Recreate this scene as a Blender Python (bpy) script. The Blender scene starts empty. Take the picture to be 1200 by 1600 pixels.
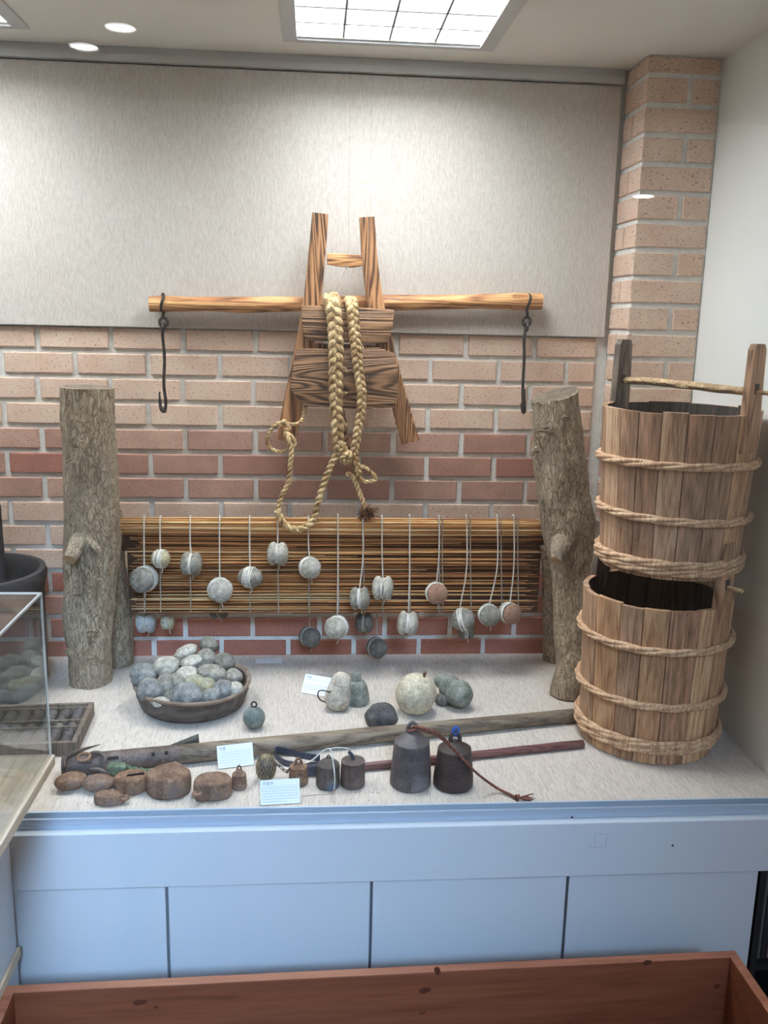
import bpy, bmesh, math, random
from mathutils import Vector, Matrix, noise
random.seed(7)
PI = math.pi
S = bpy.context.scene
COL = S.collection
# ------------------------------------------------------------------ camera
F_PX = 1396.98
YAW, PITCH, ROLL = 0.0809738, 0.2090960, 0.0227099
CAM = Vector((0.867374, -2.593540, 1.617486))
cy, sy, cp, sp = math.cos(YAW), math.sin(YAW), math.cos(PITCH), math.sin(PITCH)
FW = Vector((sy*cp, cy*cp, -sp)); R0 = Vector((cy, -sy, 0)); U0 = R0.cross(FW)
RT = R0*math.cos(ROLL) + U0*math.sin(ROLL); UP = -R0*math.sin(ROLL) + U0*math.cos(ROLL)
cam_d = bpy.data.cameras.new('camera'); cam = bpy.data.objects.new('camera', cam_d); COL.objects.link(cam)
m = Matrix.Identity(4)
for i in range(3):
    m[i][0] = RT[i]; m[i][1] = UP[i]; m[i][2] = -FW[i]; m[i][3] = CAM[i]
cam.matrix_world = m
cam_d.sensor_fit = 'HORIZONTAL'; cam_d.sensor_width = 36.0; cam_d.lens = 36.0*F_PX/1200.0; cam_d.clip_start = .05
S.camera = cam
def ray(px, py): return FW + RT*(px-600)/F_PX - UP*(py-800)/F_PX
def aty(px, py, Y):
    d = ray(px, py); return CAM + d*((Y-CAM.y)/d.y)
def atz(px, py, Z):
    d = ray(px, py); return CAM + d*((Z-CAM.z)/d.z)
CT = .62      # counter top height
CZ = 2.302    # ceiling height
# ------------------------------------------------------------------ view / world / lights
S.view_settings.view_transform = 'Standard'; S.view_settings.look = 'None'
S.view_settings.gamma = 1.0; S.view_settings.exposure = 0.0
try: S.view_settings.use_curve_mapping = False
except Exception: pass
FIX_POWER = 32.5
W = bpy.data.worlds.new('World'); S.world = W; W.use_nodes = True
bg = W.node_tree.nodes['Background']; bg.inputs[0].default_value = (.55, .72, 1, 1); bg.inputs[1].default_value = .3
def area(name, loc, target, sx, sy_, power, col):
    l = bpy.data.lights.new(name, 'AREA'); l.shape = 'RECTANGLE'; l.size = sx; l.size_y = sy_; l.energy = power; l.color = col
    o = bpy.data.objects.new(name, l); COL.objects.link(o); o.location = loc
    o.rotation_euler = (Vector(target)-Vector(loc)).to_track_quat('-Z', 'Y').to_euler(); return o
wl = area('window_daylight', (1.0, -6.95, 4.75), (.15, -.9, .50), 2.2, 1.1, 20, (.42, .66, 1.0)); wl.data.spread = math.radians(24)
area('hall_fill_light', (1.2, -3.6, 5.5), (1.2, -3.6, 0), 2.4, 2.0, 170, (1.0, .97, .93))  # unseen fill added to brighten the cabinet front and crate
# ------------------------------------------------------------------ node helpers
def newmat(name):
    mt = bpy.data.materials.new(name); mt.use_nodes = True
    nt = mt.node_tree; b = nt.nodes['Principled BSDF']; return mt, nt, b
def nd(nt, t, **k):
    n = nt.nodes.new(t)
    for a, v in k.items(): setattr(n, a, v)
    return n
def coords(nt, scale=(1,1,1), rot=(0,0,0), kind='Object'):
    tc = nd(nt, 'ShaderNodeTexCoord'); mp = nd(nt, 'ShaderNodeMapping')
    mp.inputs['Scale'].default_value = scale; mp.inputs['Rotation'].default_value = rot
    nt.links.new(tc.outputs[kind], mp.inputs['Vector']); return mp.outputs['Vector']
def ramp(nt, src, stops):
    r = nd(nt, 'ShaderNodeValToRGB'); e = r.color_ramp.elements
    while len(e) < len(stops): e.new(.5)
    for i, (p_, c) in enumerate(stops):
        e[i].position = p_; e[i].color = (*c, 1) if len(c) == 3 else c
    nt.links.new(src, r.inputs['Fac']); return r.outputs['Color']
def ntex(nt, vec, scale, detail=4, rough=.55, dist=0):
    n = nd(nt, 'ShaderNodeTexNoise'); n.inputs['Scale'].default_value = scale; n.inputs['Detail'].default_value = detail
    n.inputs['Roughness'].default_value = rough; n.inputs['Distortion'].default_value = dist
    nt.links.new(vec, n.inputs['Vector']); return n.outputs['Fac']
def mix(nt, fac, a, b, mode='MIX'):
    n = nd(nt, 'ShaderNodeMix', data_type='RGBA', blend_type=mode)
    for idx, v in ((0, fac), (6, a), (7, b)):
        if isinstance(v, (int, float)): n.inputs[idx].default_value = v
        elif isinstance(v, tuple): n.inputs[idx].default_value = (*v, 1)
        else: nt.links.new(v, n.inputs[idx])
    return n.outputs[2]
def bump(nt, b, h, strength=.3, dist=.002):
    n = nd(nt, 'ShaderNodeBump'); n.inputs['Strength'].default_value = strength; n.inputs['Distance'].default_value = dist
    nt.links.new(h, n.inputs['Height']); nt.links.new(n.outputs[0], b.inputs['Normal'])
def lin(r, g, b):
    f = lambda c: (c/255/12.92) if c/255 <= .04045 else ((c/255+.055)/1.055)**2.4
    return (f(r), f(g), f(b))
def plain(name, c, rough=.6, metal=0, emit=None, es=0, spec=.5):
    mt, nt, b = newmat(name); b.inputs['Base Color'].default_value = (*c, 1); b.inputs['Roughness'].default_value = rough
    b.inputs['Metallic'].default_value = metal; b.inputs['Specular IOR Level'].default_value = spec
    if emit: b.inputs['Emission Color'].default_value = (*emit, 1); b.inputs['Emission Strength'].default_value = es
    return mt
def speckle(name, c1, c2, scale=30, rough=.8, bs=.3, fine=300, c3=None, lo=.35, hi=.65, metal=0, stretch=(1,1,1), bdist=.002):
    mt, nt, b = newmat(name); v = coords(nt, stretch)
    n1 = ntex(nt, v, scale, 5, .6); col = ramp(nt, n1, [(lo, c1), (hi, c2)])
    n2 = ntex(nt, v, fine, 3, .6)
    nm = ntex(nt, v, fine*.33, 2, .6)
    col = mix(nt, .6, col, ramp(nt, n2, [(.3, (.2,.2,.2)), (.7, (.82,.82,.82))]), 'OVERLAY')
    if bs >= .4: col = mix(nt, .22, col, ramp(nt, nm, [(.36, (.16,.16,.16)), (.5, (.5,.5,.5)), (.66, (.85,.85,.85))]), 'OVERLAY')
    if c3:
        n3 = ntex(nt, v, scale*.6, 3, .6); col = mix(nt, ramp(nt, n3, [(.55, (0,0,0)), (.68, (1,1,1))]), col, c3)
    nt.links.new(col, b.inputs['Base Color']); b.inputs['Roughness'].default_value = rough; b.inputs['Metallic'].default_value = metal
    a = nd(nt, 'ShaderNodeMath', operation='ADD'); nt.links.new(n1, a.inputs[0]); nt.links.new(n2, a.inputs[1])
    bump(nt, b, a.outputs[0], bs, bdist); return mt
def paint(name, c, rough=.5):
    mt, nt, b = newmat(name); v = coords(nt); n1 = ntex(nt, v, 2.2, 2, .5)
    d = tuple(x*.975 for x in c); col = ramp(nt, n1, [(.3, d), (.7, c)])
    nt.links.new(col, b.inputs['Base Color']); b.inputs['Roughness'].default_value = rough
    bump(nt, b, ntex(nt, v, 260, 2, .5), .03, .001); return mt
def wood(name, dark, mid, light, axis='z', scale=1.0, bs=.5, rough=.65, tint=False, warp=.6, grain=95, lo=.32, amp=.3):
    """grain runs along `axis` of the object"""
    mt, nt, b = newmat(name)
    k = {'x': (.07, 1, 1), 'y': (1, .07, 1), 'z': (1, 1, .07)}[axis]
    tc = nd(nt, 'ShaderNodeTexCoord'); vec = tc.outputs['Object']
    if tint:   # each stave carries its own shift so the grain does not run across joints
        at = nd(nt, 'ShaderNodeAttribute', attribute_name='tint')
        sc = nd(nt, 'ShaderNodeVectorMath', operation='SCALE'); sc.inputs['Scale'].default_value = 3.0
        nt.links.new(at.outputs['Color'], sc.inputs[0])
        ad = nd(nt, 'ShaderNodeVectorMath', operation='ADD'); nt.links.new(vec, ad.inputs[0]); nt.links.new(sc.outputs[0], ad.inputs[1]); vec = ad.outputs[0]
    mp = nd(nt, 'ShaderNodeMapping'); mp.inputs['Scale'].default_value = k; nt.links.new(vec, mp.inputs['Vector'])
    n1 = ntex(nt, mp.outputs[0], 9*scale, 2, .5, warp)
    ml = nd(nt, 'ShaderNodeMath', operation='MULTIPLY'); ml.inputs[1].default_value = grain; nt.links.new(n1, ml.inputs[0])
    sn = nd(nt, 'ShaderNodeMath', operation='SINE'); nt.links.new(ml.outputs[0], sn.inputs[0])
    mr = nd(nt, 'ShaderNodeMapRange'); mr.inputs[1].default_value = -1; nt.links.new(sn.outputs[0], mr.inputs[0])
    n2 = ntex(nt, mp.outputs[0], 160*scale, 4, .65)
    n3 = ntex(nt, mp.outputs[0], 14*scale, 3, .6)
    a = nd(nt, 'ShaderNodeMath', operation='MULTIPLY_ADD'); a.inputs[1].default_value = amp
    nt.links.new(mr.outputs[0], a.inputs[0])
    h = nd(nt, 'ShaderNodeMath', operation='MULTIPLY'); h.inputs[1].default_value = 1.05-amp; nt.links.new(n2, h.inputs[0]); nt.links.new(h.outputs[0], a.inputs[2])
    col = ramp(nt, a.outputs[0], [(lo-.08, dark), (lo+.12, mid), (.72, light)])
    col = mix(nt, .55, col, ramp(nt, n3, [(.3, (.3,.3,.3)), (.7, (.72,.7,.68))]), 'OVERLAY')
    if tint:
        col = mix(nt, .8, col, ramp(nt, at.outputs['Fac'], [(0, (.28,.26,.25)), (.3, (.52,.52,.52)), (.6, (.46,.40,.33)), (1, (.70,.64,.56))]), 'OVERLAY')
    nt.links.new(col, b.inputs['Base Color']); b.inputs['Roughness'].default_value = rough
    bump(nt, b, a.outputs[0], bs, .003); return mt
# ------------------------------------------------------------------ mesh helpers
def to_obj(name, bm, mats, loc=(0,0,0), parent=None, smooth=True, angle=40):
    me = bpy.data.meshes.new(name); bm.transform(Matrix.Translation(-Vector(loc)))
    bmesh.ops.recalc_face_normals(bm, faces=bm.faces)
    bm.to_mesh(me); bm.free()
    for mt in (mats if isinstance(mats, (list, tuple)) else [mats]): me.materials.append(mt)
    if smooth:
        for p_ in me.polygons: p_.use_smooth = True
        try: me.set_sharp_from_angle(angle=math.radians(angle))
        except Exception: pass
    o = bpy.data.objects.new(name, me); COL.objects.link(o)
    if parent: o.parent = parent
    else: o.location = loc
    return o
def tag(o, label, cat, group=None, kind=None):
    if label: o['label'] = label
    if cat: o['category'] = cat
    if group: o['group'] = group
    if kind: o['kind'] = kind
    return o
def empty(name, loc, label, cat, group=None):
    o = bpy.data.objects.new(name, None); COL.objects.link(o); o.location = loc; o.empty_display_size = .02
    return tag(o, label, cat, group)
def part(name, bm, mats, root, label=None, local=False, **k):
    if local: o = to_obj(name, bm, mats, (0,0,0), root, **k)
    else:
        r = root; L = Vector((0,0,0))
        while r is not None: L += Vector(r.location); r = r.parent
        o = to_obj(name, bm, mats, L, root, **k)
    if label: o['label'] = label
    return o
def struct(name, bm, mats, **k):
    o = to_obj(name, bm, mats, **k); o['kind'] = 'structure'; return o
def BM(): return bmesh.new()
def add_box(bm, x0, x1, y0, y1, z0, z1, bev=0, mi=0, mat=None):
    vs = [bm.verts.new((x, y, z)) for x in (x0, x1) for y in (y0, y1) for z in (z0, z1)]
    fs = [bm.faces.new([vs[i] for i in q]) for q in ((0,1,3,2),(4,6,7,5),(0,4,5,1),(2,3,7,6),(0,2,6,4),(1,5,7,3))]
    for f in fs: f.material_index = mi
    if bev:
        es = list({e for f in fs for e in f.edges})
        r = bmesh.ops.bevel(bm, geom=es, offset=bev, segments=2, profile=.6, affect='EDGES')
        for f in r['faces']: f.material_index = mi
        vs = list({v for f in r['faces'] for v in f.verts})
    if mat is not None:
        bmesh.ops.transform(bm, matrix=mat, verts=vs)
    return bm
def obox(bm, c, ax, half, bev=0):
    """box about centre c with axes ax (3 vectors) and half sizes"""
    M = Matrix.Identity(4)
    for j in range(3):
        a = Vector(ax[j]).normalized()
        for i in range(3): M[i][j] = a[i]
    for i in range(3): M[i][3] = c[i]
    return add_box(bm, -half[0], half[0], -half[1], half[1], -half[2], half[2], bev, 0, M)
def catmull(pts, n=8):
    P = [Vector(p_) for p_ in pts]
    if len(P) < 3: return [P[0].lerp(P[-1], i/n) for i in range(n+1)]
    Q = [P[0]*2-P[1]] + P + [P[-1]*2-P[-2]]; out = []
    for i in range(1, len(Q)-2):
        for k in range(n):
            t = k/n; a, b, c, d = Q[i-1:i+3]
            out.append(.5*((2*b)+(c-a)*t+(2*a-5*b+4*c-d)*t*t+(3*b-a-3*c+d)*t**3))
    out.append(P[-1]); return out
def frames(path, closed=False):
    n = len(path); T = []
    for i in range(n):
        a = path[(i-1) % n] if (closed or i > 0) else path[0]
        b = path[(i+1) % n] if (closed or i < n-1) else path[-1]
        T.append((b-a).normalized())
    u = Vector((0,1,0)) if abs(T[0].y) < .9 else Vector((1,0,0))
    out = []
    for t in T:
        u = (u - t*u.dot(t)).normalized(); out.append((t, u, t.cross(u)))
    return out
def tube(bm, path, r, seg=10, closed=False, cap=True, sq=None, mi=0, disp=None):
    path = [Vector(p_) for p_ in path]; fr = frames(path, closed); rings = []
    for i, (p_, (t, u, v)) in enumerate(zip(path, fr)):
        rr = r[i] if isinstance(r, (list, tuple)) else r
        ring = []
        for k in range(seg):
            a = 2*PI*k/seg; c = math.cos(a); s = math.sin(a)
            q = rr
            if disp: q = rr + disp(i, a, p_)
            w = (sq or 1.0)
            ring.append(bm.verts.new(p_ + (u*c + v*s*w)*q))
        rings.append(ring)
    n = len(rings)
    for i in range(n if closed else n-1):
        A, B = rings[i], rings[(i+1) % n]
        for k in range(seg):
            f = bm.faces.new((A[k], A[(k+1) % seg], B[(k+1) % seg], B[k])); f.material_index = mi
    if cap and not closed:
        for ring in (rings[0], rings[-1]):
            f = bm.faces.new(ring); f.material_index = mi
    return rings
def resample(path, step):
    path = [Vector(p_) for p_ in path]; out = [path[0].copy()]; acc = 0
    for a, b in zip(path, path[1:]):
        L = (b-a).length; d = step-acc
        while d <= L:
            out.append(a.lerp(b, d/L)); d += step
        acc = L-(d-step)
    out.append(path[-1].copy()); return out
def twist(bm, path, R, r, pitch, strands=2, step=None, seg=6, phase=0, taper=None, braid=False):
    """strands laid round a path as a rope (helix) or a three-strand plait"""
    step = step or pitch/10; P = resample(path, step); fr = frames(P)
    for s in range(strands):
        pts = []; rad = []
        for i, (p_, (t, u, v)) in enumerate(zip(P, fr)):
            a = 2*PI*i*step/pitch + 2*PI*s/strands + phase
            k = taper(i/(len(P)-1)) if taper else 1
            if braid: pts.append(p_ + (v*math.sin(a)*R*1.0 + u*math.sin(2*a)*R*.5)*k)
            else: pts.append(p_ + (u*math.cos(a) + v*math.sin(a))*R*k)
            rad.append(r*k)
        tube(bm, pts, rad, seg)
    return bm
def lathe(bm, prof, c=(0,0,0), seg=32, wob=0, sx=1, sy=1, rot=None):
    c = Vector(c); rings = []
    for (r, z) in prof:
        ring = []
        for k in range(seg):
            a = 2*PI*k/seg
            q = r*(1+wob*noise.noise(Vector((math.cos(a)*1.5, math.sin(a)*1.5, z*20)))) if wob else r
            p_ = Vector((q*math.cos(a)*sx, q*math.sin(a)*sy, z))
            if rot: p_ = rot @ p_
            ring.append(bm.verts.new(c+p_))
        rings.append(ring)
    for A, B in zip(rings, rings[1:]):
        for k in range(seg): bm.faces.new((A[k], A[(k+1) % seg], B[(k+1) % seg], B[k]))
    if prof[0][0] > 1e-5: bm.faces.new(rings[0])
    if prof[-1][0] > 1e-5: bm.faces.new(rings[-1])
    bmesh.ops.remove_doubles(bm, verts=[v for v in rings[0]+rings[-1]], dist=1e-6)
    return bm
def blob(bm, c, rx, ry, rz, rot=(0,0,0), amp=.08, fr=1.6, seed=0, sub=4, shape=None):
    r = bmesh.ops.create_icosphere(bm, subdivisions=sub, radius=1.0)
    from mathutils import Euler
    E_ = Euler(rot).to_matrix(); o = Vector((seed*7.3, seed*3.1, seed*1.7))
    for v in r['verts']:
        d = v.co.normalized()
        k = 1 + amp*noise.fractal(d*fr+o, 1.0, 2.0, 3)
        q = Vector((d.x*rx, d.y*ry, d.z*rz))*k
        if shape: q = shape(q, d)
        v.co = Vector(c) + E_ @ q
    return bm
def prism(bm, poly, depth_vec, bev=.003):
    """closed polygon (3-D points) pushed along depth_vec"""
    a = [bm.verts.new(Vector(p_)) for p_ in poly]; f = bm.faces.new(a)
    r = bmesh.ops.extrude_face_region(bm, geom=[f]); vs = [g for g in r['geom'] if isinstance(g, bmesh.types.BMVert)]
    bmesh.ops.translate(bm, vec=Vector(depth_vec), verts=vs)
    if bev: bmesh.ops.bevel(bm, geom=[e for e in bm.edges], offset=bev, segments=2, profile=.6, affect='EDGES')
    return bm
# ------------------------------------------------------------------ materials
def mat_brick():
    mt, nt, b = newmat('brick')
    at = nd(nt, 'ShaderNodeAttribute', attribute_name='tint')
    v = coords(nt)
    n1 = ntex(nt, v, 14, 3, .5); n2 = ntex(nt, v, 420, 3, .7)
    vs = coords(nt, (55, 55, 170)); n3 = ntex(nt, vs, 2.4, 2, .5, .3)
    base = ramp(nt, at.outputs['Fac'], [(0, lin(224,194,172)), (.32, lin(206,172,152)), (.5, lin(184,144,128)), (.75, lin(168,110,94)), (1, lin(160,96,78))])
    base = mix(nt, .35, base, ramp(nt, n1, [(.35, (.38,.38,.38)), (.65, (.62,.62,.62))]), 'OVERLAY')
    base = mix(nt, .3, base, ramp(nt, n2, [(.3, (.25,.25,.25)), (.7, (.75,.75,.75))]), 'OVERLAY')
    pit = ramp(nt, n3, [(.32, (1,1,1)), (.40, (0,0,0))])
    base = mix(nt, pit, base, mix(nt, .72, base, (.06,.03,.025)))
    nt.links.new(base, b.inputs['Base Color']); b.inputs['Roughness'].default_value = .88
    sub = nd(nt, 'ShaderNodeMath', operation='SUBTRACT'); nt.links.new(n2, sub.inputs[0]); nt.links.new(pit, sub.inputs[1])
    bump(nt, b, sub.outputs[0], .5, .002); return mt
M_BRICK = mat_brick()
M_MORTAR = speckle('mortar', lin(214,213,208), lin(232,230,224), 40, .9, .5, 500)
def mat_cloth(name, c1, c2, sc, base_scale=1.0, bs=.35, con=.3):
    mt, nt, b = newmat(name); v = coords(nt, sc)
    n1 = ntex(nt, v, 1.0*base_scale, 4, .65); n2 = ntex(nt, v, 2.7*base_scale, 2, .6)
    v2 = coords(nt); n3 = ntex(nt, v2, 3, 2, .5)
    col = ramp(nt, n1, [(.34, c1), (.6, c2)])
    col = mix(nt, con, col, ramp(nt, n2, [(.35, (.3,.3,.3)), (.6, (.65,.65,.65))]), 'OVERLAY')
    col = mix(nt, .15, col, ramp(nt, n3, [(.35, (.4,.38,.36)), (.65, (.6,.6,.6))]), 'OVERLAY')
    nt.links.new(col, b.inputs['Base Color']); b.inputs['Roughness'].default_value = .85
    bump(nt, b, n1, bs, .002); return mt
M_PANEL = mat_cloth('streaked_wall_cloth', lin(188,180,171), lin(212,205,197), (520, 520, 60), bs=.2)
M_TOP = mat_cloth('streaked_counter_cloth', lin(172,161,150), lin(204,194,183), (480, 34, 480), bs=.2, con=.2)
M_CEIL = paint('ceiling_paint', lin(236,234,227), .75)
M_WHITE = paint('white_laminate', lin(236,237,233), .45)
M_CASEW = paint('painted_cabinet', lin(208,212,216), .42)
M_ALU = plain('brushed_aluminium', lin(200,200,200), .45, .1)
M_TRACK = plain('pale_blue_track', lin(176,188,202), .35, .2)
M_ROOMW = plain('room_wall_paint', lin(205,203,200), .9)
M_FLOOR = wood('room_floor_boards', lin(58,44,34), lin(84,64,50), lin(100,80,64), 'x', .6, .1, .5)
M_OLD = wood('charred_grain_wood', lin(60,36,22), lin(150,104,68), lin(194,146,102), 'z', 1.0, .9, .6, warp=.9, grain=120, lo=.36, amp=.38)
M_OLDX = wood('charred_grain_board', lin(52,34,24), lin(130,96,68), lin(170,130,96), 'x', 1.0, .9, .62, warp=1.3, grain=150, lo=.36, amp=.40)
M_POLE = wood('honey_pole_wood', lin(70,40,22), lin(176,120,74), lin(222,172,116), 'x', 1.2, .8, .55, warp=1.0, grain=60)
M_STAVE = wood('bucket_stave_wood', lin(90,62,44), lin(172,134,104), lin(212,182,152), 'z', 1.5, .5, .7, tint=True, warp=.3, grain=60, lo=.30, amp=.16)
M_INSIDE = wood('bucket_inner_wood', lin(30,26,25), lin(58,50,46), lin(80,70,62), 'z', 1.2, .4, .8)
M_HOOP = wood('split_vine_hoop', lin(92,66,48), lin(184,146,114), lin(220,186,152), 'z', 2.5, .5, .7, warp=2, grain=40, lo=.24)
M_GREYW = wood('weathered_grey_wood', lin(56,50,46), lin(104,92,82), lin(130,116,102), 'z', 1.2, .3, .7)
M_EARW = wood('bucket_ear_wood', lin(92,66,48), lin(160,122,94), lin(192,152,120), 'z', 1.4, .4, .7)
M_ROD = wood('pale_handle_wood', lin(92,70,46), lin(178,146,106), lin(204,176,136), 'x', 1.5, .5, .6)
M_CRATE = wood('red_brown_crate_wood', lin(92,50,32), lin(120,68,46), lin(134,80,56), 'x', .5, .12, .5, grain=30, amp=.15)
M_CRRIM = wood('pale_crate_rim_wood', lin(132,78,54), lin(156,98,72), lin(172,116,88), 'x', .6, .15, .5)  # paler than the crate board wood
M_PINE = wood('pale_plinth_wood', lin(196,170,136), lin(222,198,166), lin(234,214,186), 'y', .8, .1, .5)
M_BEAM = wood('grey_brown_beam_wood', lin(52,42,36), lin(104,90,76), lin(132,118,100), 'x', 1.2, .3, .6, grain=50)
M_RED = wood('plum_stained_rod', lin(58,32,32), lin(94,58,56), lin(116,78,74), 'x', 1.5, .2, .45)
M_BARK2 = speckle('cut_wood', lin(150,120,88), lin(182,150,112), 30, .85, .3)
def mat_bark():
    mt, nt, b = newmat('bark'); v = coords(nt, (1,1,.35))
    n1 = ntex(nt, v, 60, 5, .7, 1.2); vv = coords(nt, (1,1,.3)); vo = nd(nt, 'ShaderNodeTexVoronoi', feature='DISTANCE_TO_EDGE'); vo.inputs['Scale'].default_value = 120
    wp = nd(nt, 'ShaderNodeTexNoise'); wp.inputs['Scale'].default_value = 40; nt.links.new(vv, wp.inputs['Vector'])
    ad = nd(nt, 'ShaderNodeVectorMath', operation='MULTIPLY_ADD'); ad.inputs[1].default_value = (.03,.03,.03)
    nt.links.new(wp.outputs['Color'], ad.inputs[0]); nt.links.new(vv, ad.inputs[2]); nt.links.new(ad.outputs[0], vo.inputs['Vector'])
    n3 = ntex(nt, coords(nt), 9, 3, .6)
    crack = ramp(nt, vo.outputs['Distance'], [(0, (0,0,0)), (.12, (1,1,1))])
    col = ramp(nt, n1, [(.3, lin(104,88,70)), (.5, lin(168,150,126)), (.72, lin(204,188,162))])
    col = mix(nt, crack, mix(nt, .6, col, lin(58,46,36)), col)
    col = mix(nt, ramp(nt, n3, [(.4, (0,0,0)), (.7, (.5,.5,.5))]), col, lin(146,134,122))
    nt.links.new(col, b.inputs['Base Color']); b.inputs['Roughness'].default_value = .95
    a = nd(nt, 'ShaderNodeMath', operation='MULTIPLY_ADD'); a.inputs[1].default_value = .6
    nt.links.new(crack, a.inputs[0]); nt.links.new(n1, a.inputs[2])
    bump(nt, b, a.outputs[0], .8, .004); return mt
M_BARK = mat_bark()
def mat_reed():
    mt, nt, b = newmat('reed'); at = nd(nt, 'ShaderNodeAttribute', attribute_name='tint')
    v = coords(nt, (4, 60, 60)); n1 = ntex(nt, v, 4, 3, .6)
    col = ramp(nt, at.outputs['Fac'], [(0, lin(146,92,54)), (.4, lin(214,154,96)), (.75, lin(244,196,132)), (1, lin(252,222,170))])
    col = mix(nt, .5, col, ramp(nt, n1, [(.35, (.22,.2,.18)), (.62, (.7,.7,.7))]), 'OVERLAY')
    nt.links.new(col, b.inputs['Base Color']); b.inputs['Roughness'].default_value = .5; return mt
M_REED = mat_reed()
M_DKBOARD = speckle('dark_plain_board', lin(62,42,30), lin(86,60,44), 12, .7, .2, 200, stretch=(.2,1,1))
M_CORD = speckle('white_cotton_cord', lin(206,202,192), lin(232,228,218), 200, .9, .5, 900)
M_CORDG = speckle('grey_cotton_cord', lin(150,140,128), lin(186,178,166), 200, .9, .5, 900)
M_STRAW = speckle('straw_rope', lin(146,112,70), lin(232,204,156), 60, .85, .8, 420, stretch=(1,1,.45), bdist=.003)
M_STRAWD = speckle('dark_frayed_straw', lin(62,38,24), lin(128,86,54), 80, .9, .8, 420)
M_IRON = speckle('forged_iron', lin(44,40,40), lin(72,66,64), 60, .55, .4, 300, metal=.5)
M_RUST = speckle('rusted_iron', lin(98,76,64), lin(146,118,98), 26, .85, .8, 240, c3=lin(118,104,98), metal=.1)
M_RUST2 = speckle('orange_rust', lin(102,78,62), lin(152,118,92), 30, .85, .8, 240, c3=lin(116,100,90), metal=.1)
M_DARKBELL = speckle('dark_bell_iron', lin(80,76,78), lin(110,104,104), 16, .5, .3, 260, c3=lin(128,124,128), metal=.25)
M_BLACKBELL = speckle('brown_black_bell_iron', lin(58,50,48), lin(76,66,64), 16, .6, .3, 260, metal=.2)
M_MIDBELL = speckle('brown_grey_bell_iron', lin(84,72,68), lin(112,98,92), 25, .65, .4, 260, metal=.2)
M_BLUEBELL = speckle('blue_flaked_bell_iron', lin(78,72,68), lin(104,98,92), 25, .6, .4, 260, c3=lin(84,104,134), metal=.2)
M_BRONZE = speckle('patinated_bronze', lin(92,102,100), lin(122,130,124), 30, .6, .4, 260, c3=lin(110,106,92))
M_GREEN = speckle('green_woven_sheath', lin(74,92,74), lin(116,130,104), 60, .85, .9, 500)
M_STRAP = speckle('blue_black_leather', lin(40,46,58), lin(66,74,88), 30, .45, .2, 200)
M_BLUE = plain('blue_cord', lin(30,98,190), .6)
M_REDCORD = speckle('red_brown_cord', lin(104,62,52), lin(146,92,78), 200, .85, .8, 800)
M_POT = speckle('dark_fired_clay', lin(48,46,48), lin(64,60,62), 10, .6, .15, 200)
M_BOWL = wood('dark_bowl_wood', lin(40,34,32), lin(76,68,64), lin(98,90,86), 'x', 1.0, .4, .6, grain=40)
M_BOWLR = wood('worn_bowl_rim', lin(78,64,54), lin(116,100,88), lin(140,124,110), 'x', 1.0, .4, .6)
def stone(name, c1, c2, c3=None, bs=.4, sc=30): return speckle(name, lin(*c1), lin(*c2), sc, .85, bs, 320, c3=lin(*c3) if c3 else None)
ST = {'grey': stone('grey_granite', (110,107,98), (158,153,142)), 'blue': stone('blue_grey_stone', (102,104,104), (150,150,146)),
      'dark': stone('dark_grey_stone', (80,79,76), (120,116,110)), 'pale': stone('pale_grey_stone', (148,143,132), (190,185,172)),
      'tan': stone('tan_stone', (150,140,112), (190,180,148)), 'yellow': stone('yellow_stained_stone', (134,132,118), (164,158,132), (160,148,108)),
      'green': stone('green_grey_stone', (98,104,96), (146,148,138), None, .7), 'olive': stone('green_tinged_stone', (94,94,86), (134,130,120)),
      'brown': stone('brown_clay_disc', (140,104,86), (172,134,112), (150,118,100)), 'cream': stone('cream_plastered_stone', (176,166,144), (208,198,174), None, .5, 60),
      'white': stone('whitish_stone', (160,162,164), (200,200,198)), 'slate': stone('blue_black_slate', (62,62,64), (96,95,94), None, .9),
      'crust': stone('crusted_cream_stone', (164,154,140), (208,200,184), (150,128,108), .7)}
def mat_glass(name, tint=(1,1,1), refl=1.0, ior=1.5):
    mt = bpy.data.materials.new(name); mt.use_nodes = True; nt = mt.node_tree; nt.nodes.clear()
    o = nd(nt, 'ShaderNodeOutputMaterial'); t = nd(nt, 'ShaderNodeBsdfTransparent'); g = nd(nt, 'ShaderNodeBsdfGlossy'); fr = nd(nt, 'ShaderNodeFresnel')
    t.inputs[0].default_value = (*tint, 1); g.inputs['Roughness'].default_value = .0; fr.inputs['IOR'].default_value = ior
    geo = nd(nt, 'ShaderNodeNewGeometry'); ir = nd(nt, 'ShaderNodeMix')   # same reflectance from either face of the sheet
    ir.inputs[2].default_value = ior; ir.inputs[3].default_value = 1/ior
    nt.links.new(geo.outputs['Backfacing'], ir.inputs[0])
    ml = nd(nt, 'ShaderNodeMath', operation='MULTIPLY'); ml.inputs[1].default_value = refl
    nt.links.new(ir.outputs[0], fr.inputs['IOR']); nt.links.new(fr.outputs[0], ml.inputs[0])
    mx = nd(nt, 'ShaderNodeMixShader'); nt.links.new(ml.outputs[0], mx.inputs[0]); nt.links.new(t.outputs[0], mx.inputs[1]); nt.links.new(g.outputs[0], mx.inputs[2])
    nt.links.new(mx.outputs[0], o.inputs[0]); return mt
M_GLASS = mat_glass('clear_glass', (.985,.99,.985))
M_ACRYL = mat_glass('clear_acrylic', (.95,.96,.96))
M_ACREDGE = plain('acrylic_edge_lit', lin(206,206,200), .25)  # opaque pale colour stands in for light caught on the edges
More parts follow.
